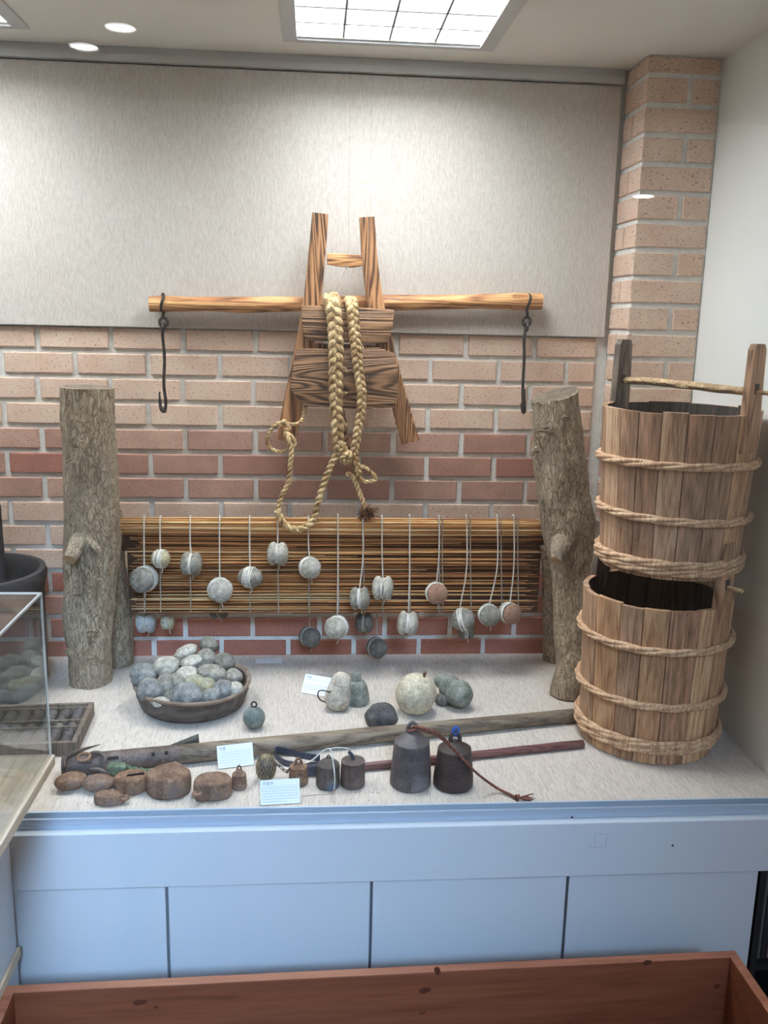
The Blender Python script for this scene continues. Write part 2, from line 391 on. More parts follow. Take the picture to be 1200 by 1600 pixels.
# ------------------------------------------------------------------ bricks
def brick(bm, ly, x0, x1, z0, z1, depth, tint, M=Matrix.Identity(4)):
    """brick face proud of the mortar plane y=0 by `depth` (towards -y), edges eased"""
    e = .0022; j = lambda: random.uniform(-.0006, .0006)
    def ringv(y, i): return [bm.verts.new(M @ Vector((x+j(), y, z+j()))) for x, z in ((x0+i, z0+i), (x1-i, z0+i), (x1-i, z1-i), (x0+i, z1-i))]
    A = ringv(.004, 0); B = ringv(-depth+e, 0); C_ = ringv(-depth, e)
    fs = [bm.faces.new(C_)]
    for P, Q in ((A, B), (B, C_)):
        for k in range(4): fs.append(bm.faces.new((P[k], P[(k+1) % 4], Q[(k+1) % 4], Q[k])))
    for f in fs:
        f.material_index = 1
        for l in f.loops: l[ly] = (tint, tint, tint, 1)
CRS = .07066; ZR = 1.5218
def course_tint(c):
    return {0:.05, 1:.08, 2:.1, 3:.12, 4:.72, 5:.8, 6:.74, 7:.34, 8:.36, 9:.4, 10:.84, 11:.86, 12:.9, 13:.92}.get(c, .05 if c < 0 else .9)
bm = BM(); ly = bm.loops.layers.color.new('tint')
XL = -2.9
add_box(bm, XL, 1.72, 0.0, .08, 0, CZ+.1)
OFF = {1:.002, 2:-.004, 4:0, 5:0, 12:-.012, 13:-.006}
for c in range(-1, 15):
    z1 = ZR-(c-1)*CRS; z0 = z1-CRS
    z0 += .0072; z1 -= .0072
    if z1 < CT: continue
    x = (-.6 if c % 2 else -.5) + OFF.get(c, random.uniform(-.004, .004)) - .4
    while x < 1.70:
        a, b_ = x+.0074+random.uniform(-.001,.001), x+.2-.0074+random.uniform(-.001,.001)
        b_ = min(b_, 1.684)
        t = course_tint(c)+random.uniform(-.07, .07)
        if b_-a > .02: brick(bm, ly, a, b_, z0, z1, random.uniform(.0065, .0085), min(1, max(0, t)))
        x += .2
struct('wall_back', bm, [M_MORTAR, M_BRICK], smooth=False)
# pillar in the corner
bm = BM(); ly = bm.loops.layers.color.new('tint')
PX0, PX1, PY = 1.722, 1.915, -.17
add_box(bm, PX0, PX1, PY, .05, 0, CZ+.05)
zt = 2.327; k = 0
MS = Matrix.Rotation(-PI/2, 4, 'Z')   # face -y turned to face -x
while zt > CT:
    z1, z0 = zt-.0070, zt-CRS*1.02+.0070; z1 = min(z1, CZ-.004)
    t = .14 if z0 > 1.27 else (.6 if z0 > 1.05 else (.4 if z0 > .83 else .75))
    T = lambda: min(1, max(0, t+random.uniform(-.06, .12)))
    if k % 2 == 0:
        brick(bm, ly, PX0-.006, PX1-.006, z0, z1, .006, T(), Matrix.Translation((0, PY, 0)))
        spans = [(-.17-.006, -.089), (-.077, -.012)]
    else:
        brick(bm, ly, PX0-.006, PX0+.103, z0, z1, .006, T(), Matrix.Translation((0, PY, 0)))
        brick(bm, ly, PX0+.118, PX1-.006, z0, z1, .006, T(), Matrix.Translation((0, PY, 0)))
        spans = [(-.17-.006, -.012)]
    for (y0, y1) in spans:
        # local x -> world -y ; face points to -x
        brick(bm, ly, -y1, -y0, z0, z1, .006, T(), Matrix.Translation((PX0, 0, 0)) @ MS)
    zt -= CRS*1.02; k += 1
struct('wall_pillar', bm, [M_MORTAR, M_BRICK], smooth=False)
# ------------------------------------------------------------------ room shell
bm = BM()
FX = [(.787, 1.317), (-.36, .172)]; FY0, FY1 = -.755, -.155     # ceiling openings for the light troughs
xs = [XL, FX[1][0]+.03, FX[1][1]-.03, FX[0][0]+.03, FX[0][1]-.03, 3.4]
for i in range(5):
    if i % 2 == 0: add_box(bm, xs[i], xs[i+1], -2.35, .08, CZ, CZ+.1)
    else:
        add_box(bm, xs[i], xs[i+1], FY1-.03, .08, CZ, CZ+.1); add_box(bm, xs[i], xs[i+1], -2.35, FY0+.03, CZ, CZ+.1)
struct('ceiling', bm, M_CEIL, smooth=False)
RY0, RZ = -7.0, 5.6       # the hall in front of the case
bm = BM(); add_box(bm, XL-.1, 3.5, RY0-.1, .1, -.1, 0); struct('floor', bm, M_FLOOR, smooth=False)
bm = BM(); add_box(bm, XL-.1, 3.5, RY0-.1, -.88, RZ, RZ+.1); struct('ceiling_hall', bm, M_ROOMW, smooth=False)
bm = BM(); add_box(bm, XL, 3.4, -2.35, -2.30, CZ+.1, RZ); struct('wall_above_case', bm, M_ROOMW, smooth=False)
bm = BM(); add_box(bm, 1.915, 1.94, -.905, .0, CT-.03, CZ); struct('wall_right', bm, M_WHITE, smooth=False)
bm = BM(); add_box(bm, 3.4, 3.5, RY0, .08, 0, RZ); struct('wall_room_right', bm, M_ROOMW, smooth=False)
bm = BM(); add_box(bm, 1.94, 3.4, -.02, .08, 0, CZ); struct('wall_niche', bm, M_ROOMW, smooth=False)
bm = BM(); add_box(bm, XL-.1, -.15, RY0-.1, RY0, 0, RZ); add_box(bm, 2.15, 3.5, RY0-.1, RY0, 0, RZ)
add_box(bm, -.15, 2.15, RY0-.1, RY0, 0, 4.15); add_box(bm, -.15, 2.15, RY0-.1, RY0, 5.35, RZ); struct('wall_front', bm, M_ROOMW, smooth=False)
bm = BM(); add_box(bm, XL-.1, XL, RY0, .08, 0, RZ); struct('wall_left', bm, M_ROOMW, smooth=False)
bm = BM()
for x0, x1 in ((-.15, -.11), (.98, 1.02), (2.11, 2.15)): add_box(bm, x0, x1, RY0-.09, RY0-.03, 4.15, 5.35)
for z0, z1 in ((4.15, 4.19), (5.31, 5.35)): add_box(bm, -.15, 2.15, RY0-.09, RY0-.03, z0, z1)
struct('window_1', bm, M_CASEW, smooth=False)
# cloth-covered panel, top rail
bm = BM(); add_box(bm, XL, 1.702, -.020, -.0076, 1.589, 2.262, .001); struct('trim_cloth_panel', bm, M_PANEL, smooth=False)
bm = BM(); add_box(bm, XL, 1.704, -.030, -.0076, 2.266, CZ, .001); add_box(bm, XL, 1.704, -.036, -.030, 2.266, 2.283, .001)
struct('trim_top_rail', bm, M_ALU, smooth=False)
# ------------------------------------------------------------------ display cabinet body
YF = -.905
bm = BM(); add_box(bm, XL, 1.915, -.887, 0, CT-.03, CT)
struct('trim_counter_top', bm, M_TOP, smooth=False)
XC = -2.19
cab = empty('display_cabinet', (1.0, -.9, 0), 'long white base cabinet carrying the cloth-covered counter behind glass', 'cabinet')
bm = BM(); add_box(bm, XL+.01, 2.6, -.935, -.888, .476, .600, .002); part('apron', bm, M_CASEW, cab, smooth=False)
bm = BM(); add_box(bm, XL+.01, 2.6, -.914, -.888, .600, .608, .001); add_box(bm, XL+.01, 2.6, -.914, -.908, .608, .622, .001); add_box(bm, XL+.01, 2.6, -.894, -.888, .608, .626, .001)
part('glass_track', bm, M_TRACK, cab, 'pale blue metal glass track', smooth=False)
seams = [aty(262, 1440, -.915).x, aty(579, 1440, -.915).x, aty(884, 1420, -.915).x, aty(1180, 1420, -.915).x]
edges = [seams[0]-.47] + seams
for a, b_ in zip(edges, edges[1:]):
    bm = BM(); add_box(bm, a+.003, b_-.003, -.915, -.895, .04, .476, .0015); part('front_panel', bm, M_CASEW, cab, smooth=False)
bm = BM(); add_box(bm, edges[0], seams[3]-.002, -.896, -.19, .02, CT-.031); add_box(bm, XL+.01, edges[0], -.9, -.19, .02, CT-.031)
part('carcass', bm, plain('shadow_gap_grey', lin(120,124,130), .7), cab, smooth=False)
bm = BM(); c0 = aty(935, 1313, -.9355)
for (x0, x1, z0, z1) in ((-.008, .018, .014, .0155), (-.008, .018, -.0175, -.016), (-.0085, -.007, -.0175, .0155), (.017, .0185, -.0175, .0155), (-.018,-.0165,-.0175,-.003), (-.018,-.007,-.0175,-.016)):
    add_box(bm, c0.x+x0, c0.x+x1, -.9358, -.9348, c0.z+z0, c0.z+z1)
part('tape_outline', bm, plain('faint_tape_edge', lin(188,192,202), .5), cab, 'faint outline of removed tape', smooth=False)
for (sx_, sy_2) in ((894, 1277), (1051, 1321)):
    q = aty(sx_, sy_2, -.9145 if sx_ == 894 else -.9355); bm = BM(); blob(bm, q, .0025, .0015, .0025, sub=2); part('screw', bm, M_IRON, cab)
# front glass (two sheets meeting at the seam)
xj = 1.0
for n_, (a, b_) in enumerate(((XL, .9665), (.9680, 1.915))):
    bm = BM(); add_box(bm, a, b_, -.904, -.898, .609, CZ-.001); o = struct('window_%d' % (n_+2), bm, M_GLASS, smooth=False)
# ------------------------------------------------------------------ trough lights
M_DIFF = plain('white_light_diffuser', (.9,.9,.9), .6, 0, (.90, .955, 1.0), FIX_POWER)
M_FIN = plain('grey_louvre_fin', lin(120,122,124), .5)
def trough(x0, x1, label):
    t = empty('ceiling_light', ((x0+x1)/2, (FY0+FY1)/2, CZ), label, 'ceiling light', 'louvred trough lights in the display ceiling')
    bm = BM()
    xa, xb, ya, yb = x0+.034, x1-.038, FY0+.03, FY1-.022
    for a, b_, c, d in ((x0, xa, FY0, FY1), (xb, x1, FY0, FY1), (xa, xb, FY0, ya), (xa, xb, yb, FY1)):
        add_box(bm, a, b_, c, d, CZ-.006, CZ-.0005, .0008)
    for a, b_, c, d in ((xa-.003, xa, ya, yb), (xb, xb+.003, ya, yb), (xa, xb, ya-.003, ya), (xa, xb, yb, yb+.003)):
        add_box(bm, a, b_, c, d, CZ-.0005, CZ+.061)
    part('frame', bm, M_ALU, t, smooth=False)
    bm = BM(); add_box(bm, x0+.034, x1-.038, FY0+.03, FY1-.022, CZ+.052, CZ+.060); part('diffuser', bm, M_DIFF, t, smooth=False)
    bm = BM(); w = (x1-.038-x0-.034)
    for i in range(1, 4): xx = x0+.034+w*i/4; add_box(bm, xx-.0024, xx+.0024, FY0+.03, FY1-.022, CZ+.001, CZ+.018)
    n = 5; h = (FY1-.022-FY0-.03)
    for i in range(1, n): yy = FY0+.03+h*i/n; add_box(bm, x0+.034, x1-.038, yy-.0034, yy+.0034, CZ+.001, CZ+.048)
    part('louvre_grid', bm, M_FIN, t, smooth=False); return t
trough(*FX[0], 'square louvred ceiling light over the middle of the display')
trough(*FX[1], 'louvred ceiling light at the upper left, only its corner in view')
# room downlights behind the glass line (their reflections show in the front glass)
M_BULB = plain('downlight_bulb', (1,1,1), .5, 0, (.95, .97, 1.0), 16)
for i, (px, py) in enumerate(((188, 42), (131, 72))):
    g = atz(px, py, CZ-.006); y = -1.802-g.y
    d_ = empty('downlight', (g.x, y, CZ), ['round ceiling downlight, the upper right of two reflected close together at left', 'round ceiling downlight nearest the glass, the lower left of two reflected at left'][i], 'downlight')
    bm = BM(); lathe(bm, [(.036, -.001), (.055, -.001), (.056, -.007), (.036, -.009), (.036, -.001)], (g.x, y, CZ), 28); part('trim_ring', bm, M_CEIL, d_)
    bm = BM(); lathe(bm, [(.0, -.0075), (.034, -.0068), (.035, -.002), (0, -.002)], (g.x, y, CZ), 24); part('lamp', bm, M_BULB, d_)
for i, (px, py) in enumerate(((578, 293), (1005, 308))):
    g = aty(px, py, 3.2); y = -1.802-3.2
    d_ = empty('pendant_lamp', (g.x, y, g.z), ['flat round pendant lamp in the hall, reflected above the wooden frame', 'flat round pendant lamp in the hall, reflected on the brick pillar'][i], 'pendant lamp')
    bm = BM(); lathe(bm, [(.0, .0), (.062, .0), (.064, .006), (0, .006)], (g.x, y, g.z), 32); part('lamp', bm, M_BULB, d_)
    bm = BM(); lathe(bm, [(0, .0065), (.066, .0065), (.05, .03), (.01, .045), (.004, .05), (.004, RZ-g.z)], (g.x, y, g.z), 24); part('shade', bm, M_IRON, d_)
# ------------------------------------------------------------------ carrying pole and its hooks
PY_ = -.052
pa, pb = aty(234, 475, PY_), aty(846, 471, PY_)
path = catmull([pa, aty(300, 475, PY_), aty(400, 476, PY_), aty(540, 474, PY_), aty(700, 472, PY_), aty(780, 471, PY_), pb], 10)
n = len(path)
bm = BM(); tube(bm, path, [.0205+.001*math.sin(i*.4)+(.003 if i > n-9 else 0) for i in range(n)], 20,
     disp=lambda i, a, p_: .0016*noise.noise(Vector((i*.25, math.cos(a)*1.3, math.sin(a)*1.3))))
pole = empty('carrying_pole', pa, 'long honey-brown wooden carrying pole fixed level across the wall', 'carrying pole')
part('shaft', bm, M_POLE, pole)
def staple(px, lab):
    c = aty(px, 473, PY_)
    bm = BM(); R_ = .0235
    pts = [c+Vector((.004*math.sin(a*2), -R_*math.sin(a), R_*math.cos(a))) for a in [PI*(-.15+1.3*k/14) for k in range(15)]]
    pts += [c+Vector((0, -.010, -.030)), c+Vector((0, -.004, -.040))]
    tube(bm, pts, .0038, 8)
    tube(bm, [c+Vector((.0105*math.cos(a), -.004, -.052+.0125*math.sin(a))) for a in [2*PI*k/20 for k in range(20)]], .0042, 8, closed=True)
    part('iron_eye', bm, M_IRON, pole, lab); return c
cl = staple(255, 'iron eye at the left end'); cr = staple(824, 'iron eye at the right end')
def hook(name, pts, rad, loc, label, ringc):
    bm = BM(); tube(bm, catmull(pts, 6), [r*1.25 for r in rad], 10, sq=.75); 
    o = empty(name, loc, label, 'hook', 'iron hooks of the carrying pole')
    part('shank', bm, M_IRON, o)
    bm = BM(); tube(bm, [ringc+Vector((.0, .010*math.cos(a), .011*math.sin(a))) for a in [2*PI*k/18 for k in range(18)]], .0036, 8, closed=True); part('ring', bm, M_IRON, o)
Y2 = -.062
P_ = lambda x, y, dy=0: aty(x, y, Y2+dy)
pts = [P_(254, 512), P_(254, 525), P_(257, 560), P_(256, 600), P_(259, 628), P_(257, 642), P_(251, 635), P_(249, 612)]
hook('iron_hook', pts, [.0045 if i < 30 else .0065-.0045*max(0, (i-34)/8) for i in range(43)], P_(254, 512), 'black forged iron hook hanging under the left end of the pole', cl+Vector((0, -.010, -.066)))
pts = [P_(822, 510), P_(819, 530), P_(819, 560), P_(817, 600), P_(817, 632), P_(818, 642), P_(818.5, 635, -.02), P_(819, 608, -.022)]
hook('iron_hook', pts, [.0045 if i < 24 else .0078-.004*max(0, (i-34)/8) for i in range(43)], P_(822, 510), 'black forged iron hook hanging under the right end of the pole', cr+Vector((0, -.010, -.066)))
# ------------------------------------------------------------------ A-shaped back carrier
YA = -.115
A = lambda x, y, Y=YA: aty(x, y, Y)
fr_ = empty('wooden_carrier_frame', A(540, 640), 'charred-grain wooden A-shaped frame of two legs and two boards hung on the wall', 'wooden frame')
def leg(cen, wid, thick=.026):
    bm = BM(); pts = catmull(cen, 6); n = len(pts); rings = []
    for i, p_ in enumerate(pts):
        t = (pts[min(i+1, n-1)]-pts[max(i-1, 0)]).normalized(); s = Vector((0,1,0)).cross(t).normalized()
        w = wid[0]+(wid[1]-wid[0])*i/(n-1)
        ring = []
        for (u, v) in ((-1,-.8), (-.8,-1), (.8,-1), (1,-.8), (1,.8), (.8,1), (-.8,1), (-1,.8)):
            ring.append(bm.verts.new(p_+s*u*w+Vector((0, v*thick*.5, 0))+Vector((.001*noise.noise(p_*30), 0, .0))))
        rings.append(ring)
    for a, b_ in zip(rings, rings[1:]):
        for k in range(8): bm.faces.new((a[k], a[(k+1)%8], b_[(k+1)%8], b_[k]))
    bm.faces.new(rings[0]); bm.faces.new(rings[-1]); return bm
part('leg', leg([A(501, 334, YA+.012), A(495, 400, YA+.012), A(487, 475, YA+.012), A(472, 560, YA+.012), A(457, 635, YA+.012), A(447, 688, YA+.012)], (.0215, .028)), M_OLD, fr_, 'left leg, cut off short', angle=30)
part('leg', leg([A(573, 340, YA+.012), A(579, 420, YA+.012), A(588, 480, YA+.012), A(606, 560, YA+.012), A(627, 640, YA+.012), A(641, 690, YA+.012)], (.0200, .0250), .03), M_OLD, fr_, 'right leg with pale cut end', angle=30)
bm = BM(); prism(bm, [A(511, 395), A(535, 396), A(552, 398), A(567, 398), A(567, 415), A(550, 418), A(530, 416), A(511, 413)], (0, .02, 0), .002); part('crossbar', bm, M_POLE, fr_, angle=30)
bm = BM(); prism(bm, [A(471, 477, YA-.03), A(540, 479, YA-.03), A(616, 484, YA-.03), A(613, 515, YA-.03), A(606, 538, YA-.03), A(540, 535, YA-.03), A(477, 531, YA-.03), A(472, 505, YA-.03)], (0, .028, 0), .0025); part('board', bm, M_OLDX, fr_, 'upper board', angle=30)
YB = YA-.027
bm = BM(); prism(bm, [A(463, 545, YB), A(530, 545, YB), A(592, 543, YB), A(617, 553, YB), A(622, 580, YB), A(622, 620, YB), A(617, 637, YB), A(545, 639, YB), A(475, 634, YB), A(452, 606, YB)], (0, .024, 0), .0025); part('board', bm, M_OLDX, fr_, 'lower board with clipped corners', angle=30)
bm = BM(); prism(bm, [A(482, 536), A(592, 540), A(596, 550), A(480, 546)], (0, .02, 0), .001); part('cleat', bm, M_OLD, fr_)
bm = BM(); tube(bm, [aty(548, 112, -.038), aty(545, 300, -.08), A(544, 396)], .0007, 6)
tube(bm, [A(543, 416), A(530, 445, YA-.01), A(516, 470, YA-.02)], .0007, 6); tube(bm, [A(542, 414), A(542, 421)], .003, 8)
tag(to_obj('hanging_line', bm, M_CORDG, A(544, 396)), 'thin clear line running from the top rail down to the wooden frame', 'hanging line')
# ------------------------------------------------------------------ straw rope
YR = -.172
rp = lambda x, y, Y=YR: aty(x, y, Y)
rope = empty('straw_rope', rp(530, 600), 'pale plaited straw rope draped over the wooden frame and trailing to the mat', 'rope')
def plait(pts, R, r, pitch, name, lab=None, tp=None, mt=M_STRAW):
    bm = BM(); twist(bm, catmull(pts, 10), R, r, pitch, 3, pitch/14, 8, taper=tp, braid=True)
    part(name, bm, mt, rope, lab)
plait([rp(522, 500, -.098), rp(520, 474, -.105), rp(517, 466, -.135), rp(519, 474, -.165), rp(523, 500, -.17), rp(525, 540), rp(525, 580), rp(525, 620), rp(527, 655), rp(529, 690), rp(531, 705)], .0118, .0116, .070, 'thick_braid', 'thicker braid on the left', lambda t: 1.08-.32*t)
plait([rp(545, 500, -.098), rp(546, 476, -.105), rp(548, 470, -.135), rp(550, 478, -.165), rp(552, 500, -.17), rp(556, 545), rp(561, 585), rp(565, 615), rp(563, 650), rp(557, 685), rp(554, 710), rp(559, 735), rp(561, 750)], .0086, .0088, .056, 'thin_braid', 'thinner braid on the right', lambda t: 1.1-.42*t)
def cordpart(pts, R, r, pitch, name, lab=None, mt=M_STRAW, strands=2):
    bm = BM(); twist(bm, catmull(pts, 10), R, r, pitch, strands, pitch/12, 7); part(name, bm, mt, rope, lab)
cordpart([rp(531, 700), rp(520, 722), rp(510, 745), rp(503, 765), rp(496, 790), rp(492, 805), rp(484, 819, -.185), rp(468, 827, -.187), rp(450, 824, -.187), rp(439, 812, -.185), rp(434, 798, -.18)], .0048, .0058, .036, 'cord_tail', 'cord running down to the mat')
cordpart([rp(434, 798, -.18), rp(440, 775), rp(450, 755), rp(453, 730), rp(455, 705), rp(452, 690), rp(447, 676, -.165)], .0032, .0042, .03, 'cord_tail', 'cord climbing back to the left leg')
cordpart([rp(478, 632, -.10), rp(474, 652, -.125), rp(465, 662, -.145), rp(448, 663, -.15), rp(434, 661, -.145), rp(422, 675, -.135), rp(417, 690, -.135), rp(424, 701, -.14), rp(438, 706, -.15), rp(450, 703, -.155)], .0026, .0032, .026, 'cord_loop', 'loop round the left leg')
cordpart([rp(438, 664, -.15), rp(444, 658, -.155), rp(452, 668, -.158), rp(446, 674, -.155), rp(456, 682, -.16), rp(461, 693, -.16), rp(455, 700, -.163), rp(449, 688, -.16)], .0026, .0034, .024, 'knot')
cordpart([rp(541, 741), rp(548, 742), rp(555, 752), rp(560, 766), rp(566, 780), rp(571, 795)], .0036, .0042, .028, 'cord_tail', 'short tail with frayed end')
cordpart([rp(556, 728), rp(570, 731), rp(583, 741), rp(587, 748), rp(580, 752), rp(568, 752), rp(562, 744)], .003, .0034, .026, 'cord_loop', 'small loop beside the tail')
cordpart([rp(535, 690, -.15), rp(541, 705, -.165), rp(546, 718, -.178), rp(540, 722, -.18), rp(536, 715, -.18), rp(545, 708, -.182), rp(548, 716, -.182)], .004, .005, .026, 'knot')
cordpart([rp(533, 640, -.135), rp(537, 665, -.14), rp(541, 690, -.15), rp(542, 712, -.155)], .005, .0055, .04, 'inner_strand', 'brown strand behind the braids', M_STRAWD)
def wisps(c, n, L, d0, spread, r=.0006, mt=M_STRAW, name='frayed_straw'):
    bm = BM()
    for i in range(n):
        d = (Vector(d0)+Vector((random.uniform(-1,1), random.uniform(-.6,.2), random.uniform(-1,1)))*spread).normalized()*L*random.uniform(.5, 1)
        s = c+Vector((random.uniform(-.006,.006), random.uniform(-.004,.004), random.uniform(-.006,.006)))
        e = s+d; mid = s.lerp(e, .5)+Vector((random.uniform(-.004,.004), 0, random.uniform(-.004,.002)))
        tube(bm, catmull([s, mid, e], 3), [r]*7, 4)
    part(name, bm, mt, rope)
wisps(rp(541, 715), 46, .022, (.1, -.2, -1), .8)
wisps(rp(573, 797), 110, .034, (.1, -.2, -.6), 1.1, .0011, M_STRAWD)
for (x, y) in ((526, 520), (536, 575), (535, 612), (521, 560), (565, 540), (536, 660), (452, 752)): wisps(rp(x, y, YR-.012), 7, .018, (.5, -.3, -.8), .9, .0005)
# ------------------------------------------------------------------ logs
def log(root, name, pts, rad, amp=.005, seed=0, mats=None, seg=56, label=None, slant=(0, 0)):
    path = catmull(pts, 16); n = len(path); bm = BM()
    if isinstance(rad, tuple): rr = [rad[0]+(rad[1]-rad[0])*i/(n-1) for i in range(n)]
    else:
        rr = []
        for i in range(n):
            f = i/(n-1)*(len(rad)-1); k = min(int(f), len(rad)-2); rr.append(rad[k]+(rad[k+1]-rad[k])*(f-k))
    def dsp(i, a, p_):
        q = Vector((math.cos(a)*2, math.sin(a)*2, p_.z*9+seed)); r = Vector((math.cos(a)*9, math.sin(a)*9, p_.z*30+seed))
        return amp*noise.noise(q)*1.4 + amp*.35*noise.noise(r) + amp*.5*abs(noise.noise(Vector((math.cos(a)*3, math.sin(a)*3, p_.z*50))))
    rings = tube(bm, path, rr, seg, disp=dsp, cap=False)
    for ring, sgn in ((rings[0], 1), (rings[-1], -1)):
        c = sum((v.co for v in ring), Vector())/len(ring)
        if slant[0] and sgn == 1:
            for v in ring: v.co.z += (v.co.x-c.x)*slant[0]+(v.co.y-c.y)*slant[1]
        if sgn == -1:
            for v in ring: v.co.z = max(CT+.0005, min(v.co.z, CT+.004)) if c.z < CT+.05 else v.co.z
        inner = [bm.verts.new(c.lerp(v.co, .93)+Vector((0, 0, .0015*sgn if c.z > CT+.1 else 0))) for v in ring]
        for k in range(seg): bm.faces.new((ring[k], ring[(k+1) % seg], inner[(k+1) % seg], inner[k]))
        f = bm.faces.new(inner); f.material_index = 1
    return part(name, bm, [M_BARK, M_BARK2 if not mats else mats], root, label, angle=60)
def stub(root, pts, rad, name='branch_stub', lab=None):
    bm = BM(); p2 = catmull(pts, 6); n = len(p2)
    rings = tube(bm, p2, [rad[0]+(rad[1]-rad[0])*i/(n-1) for i in range(n)], 20, disp=lambda i, a, p_: .0045*noise.noise(Vector((math.cos(a)*2, math.sin(a)*2, i*.5))), cap=False)
    f = bm.faces.new(rings[-1]); f.material_index = 1; bm.faces.new(rings[0])
    part(name, bm, [M_BARK, M_BARK2], root, lab, angle=50)
def knot(root, c, r, nrm=(0,-1,0), sx=1.6):
    bm = BM(); n_ = Vector(nrm).normalized(); u = Vector((0,0,1)).cross(n_).normalized()
    for k, (q, th) in enumerate(((1, .18), (.62, .2))):
        tube(bm, [c+u*math.cos(a)*r*sx*q+Vector((0,0,1))*math.sin(a)*r*q*.7+n_*(.002*k+.0015*noise.noise(Vector((a, k, r*99)))) for a in [2*PI*j/22 for j in range(22)]], [r*th*(1+.5*noise.noise(Vector((j*.7, k, 1)))) for j in range(22)], 6, closed=True)
    blob(bm, c, r*.45, r*.25, r*.35, sub=2, amp=.3)
    part('bark_knot', bm, M_BARK, root, angle=70)
M_CUTDK = speckle('dark_sawn_end', lin(92,82,70), lin(122,110,94), 40, .9, .3)
LY = -.2
lg = empty('forked_log_post', (.245, -.2, CT), 'grey-barked log post standing left of the reed mat', 'log post', 'log posts of the mat loom')
log(lg, 'trunk', [aty(137, 605, LY), aty(139, 680, LY), aty(143, 760, LY), aty(145, 830, LY), aty(142, 900, LY), aty(139, 980, LY), Vector((.253, LY, CT+.0)) ], [.0675, .0665, .069, .073, .069, .063, .056], .005, 1, M_CUTDK)
log(lg, 'rear_leg', [aty(166, 800, -.135), aty(172, 860, -.12), aty(176, 920, -.10), aty(180, 980, -.075), Vector((aty(183, 1030, -.06).x, -.06, CT))], [.040, .040, .040, .050, .048], .004, 2, M_CUTDK, 40, 'short rear leg leaning to the wall')
stub(lg, [aty(128, 838, LY-.05), aty(118, 856, LY-.075), aty(109, 874, LY-.105)], (.026, .0165), lab='sawn branch stub with pale end')
stub(lg, [aty(133, 838, LY-.055), aty(146, 852, LY-.075), aty(155, 864, LY-.078)], (.013, .009))
knot(lg, aty(143, 988, LY-.062), .015, (.15,-1,0)); knot(lg, aty(118, 725, LY-.066), .008, (-.3,-1,0)); knot(lg, aty(108, 1020, LY-.045), .012, (-.7,-.7,0)); knot(lg, aty(120, 695, LY-.066), .008, (-.3, -1, 0))
knot(lg, aty(122, 928, LY-.066), .006, (0, -1, 0), 3)
RY = -.21
rg = empty('forked_log_post', (1.545, -.3, CT), 'crooked brown-barked log post standing between the reed mat and the buckets', 'log post', 'log posts of the mat loom')
log(rg, 'trunk', [aty(867, 618, RY), aty(871, 680, RY), aty(877, 750, RY), aty(884, 800, RY-.005), aty(893, 850, RY-.015), aty(900, 910, RY-.03), aty(900, 980, RY-.06), aty(902, 1040, RY-.09), Vector((1.572, -.325, CT))], [.063, .065, .072, .072, .068, .064, .062, .058, .052], .006, 5, M_CUTDK, slant=(.22, .1))
log(rg, 'rear_leg', [aty(862, 850, -.14), aty(864, 900, -.115), aty(864, 960, -.09), aty(866, 1000, -.075), Vector((aty(868, 1030, -.062).x, -.062, CT))], [.036, .030, .031, .034, .036], .003, 9, M_CUTDK, 40, 'short rear leg leaning to the wall')
stub(rg, [aty(880, 845, RY-.05), aty(874, 860, RY-.085), aty(869, 876, RY-.105)], (.033, .016), lab='sawn branch stub with pale end')
stub(rg, [aty(838, 702, RY-.03), aty(834, 706, RY-.04), aty(831, 712, RY-.045)], (.010, .003))
knot(rg, aty(852, 670, RY-.06), .012, (-.2,-1,0), 2); knot(rg, aty(886, 726, RY-.066), .015, (.1,-1,0)); knot(rg, aty(886, 653, RY-.062), .008, (.2,-1,0), 2); knot(rg, aty(842, 630, RY-.058), .008, (-.5,-1,0), 1)
knot(rg, aty(893, 800, RY-.066), .010, (.3, -1, 0), 3)
# ------------------------------------------------------------------ loom bar, backing board, reed mat
YM = -.150
a, b_ = aty(184, 832, -.128), aty(858, 840, -.128)
bm = BM(); add_box(bm, a.x-.01, b_.x, -.140, -.112, aty(600, 862, -.14).z, aty(600, 819, -.14).z, .003)
tag(to_obj('loom_bar', bm, M_DKBOARD, (1, -.126, 1.05), angle=30), 'dark wooden bar bridging the two log posts behind the top of the mat', 'bar')
bm = BM(); add_box(bm, aty(200, 900, -.135).x, aty(843, 900, -.135).x, -.136, -.126, aty(600, 957, -.136).z, aty(600, 864, -.136).z, .002)
tag(to_obj('backing_board', bm, M_DKBOARD, (1, -.13, .86), angle=30), 'dark brown board hanging behind the reed mat below the bar', 'board')
ZT, ZB = aty(520, 810, YM-.012).z, aty(520, 956, YM).z
mat_ = empty('reed_mat', (.93, YM, ZB), 'wide mat of tan split reeds hanging between the two log posts', 'reed mat')
random.seed(21)
bm = BM(); ly = bm.loops.layers.color.new('tint')
def reed(x0, x1, y, z, r, t):
    k = 7; pts = []; dz = random.uniform(-.0035, .0035)
    ph = random.uniform(0, 6)
    for i in range(k):
        f = i/(k-1); pts.append(Vector((x0+(x1-x0)*f, y+.0012*math.sin(ph+f*7), z+dz*(f-.5)+.0014*math.sin(ph*2+f*5))))
    n0 = len(bm.faces); tube(bm, pts, [r*.6]+[r]*(k-2)+[r*.5], 5)
    bm.faces.ensure_lookup_table()
    for f in bm.faces[n0:]:
        for l in f.loops: l[ly] = (t, t, t, 1)
xl, xr = aty(205, 880, YM).x, aty(838, 880, YM).x
N = 26
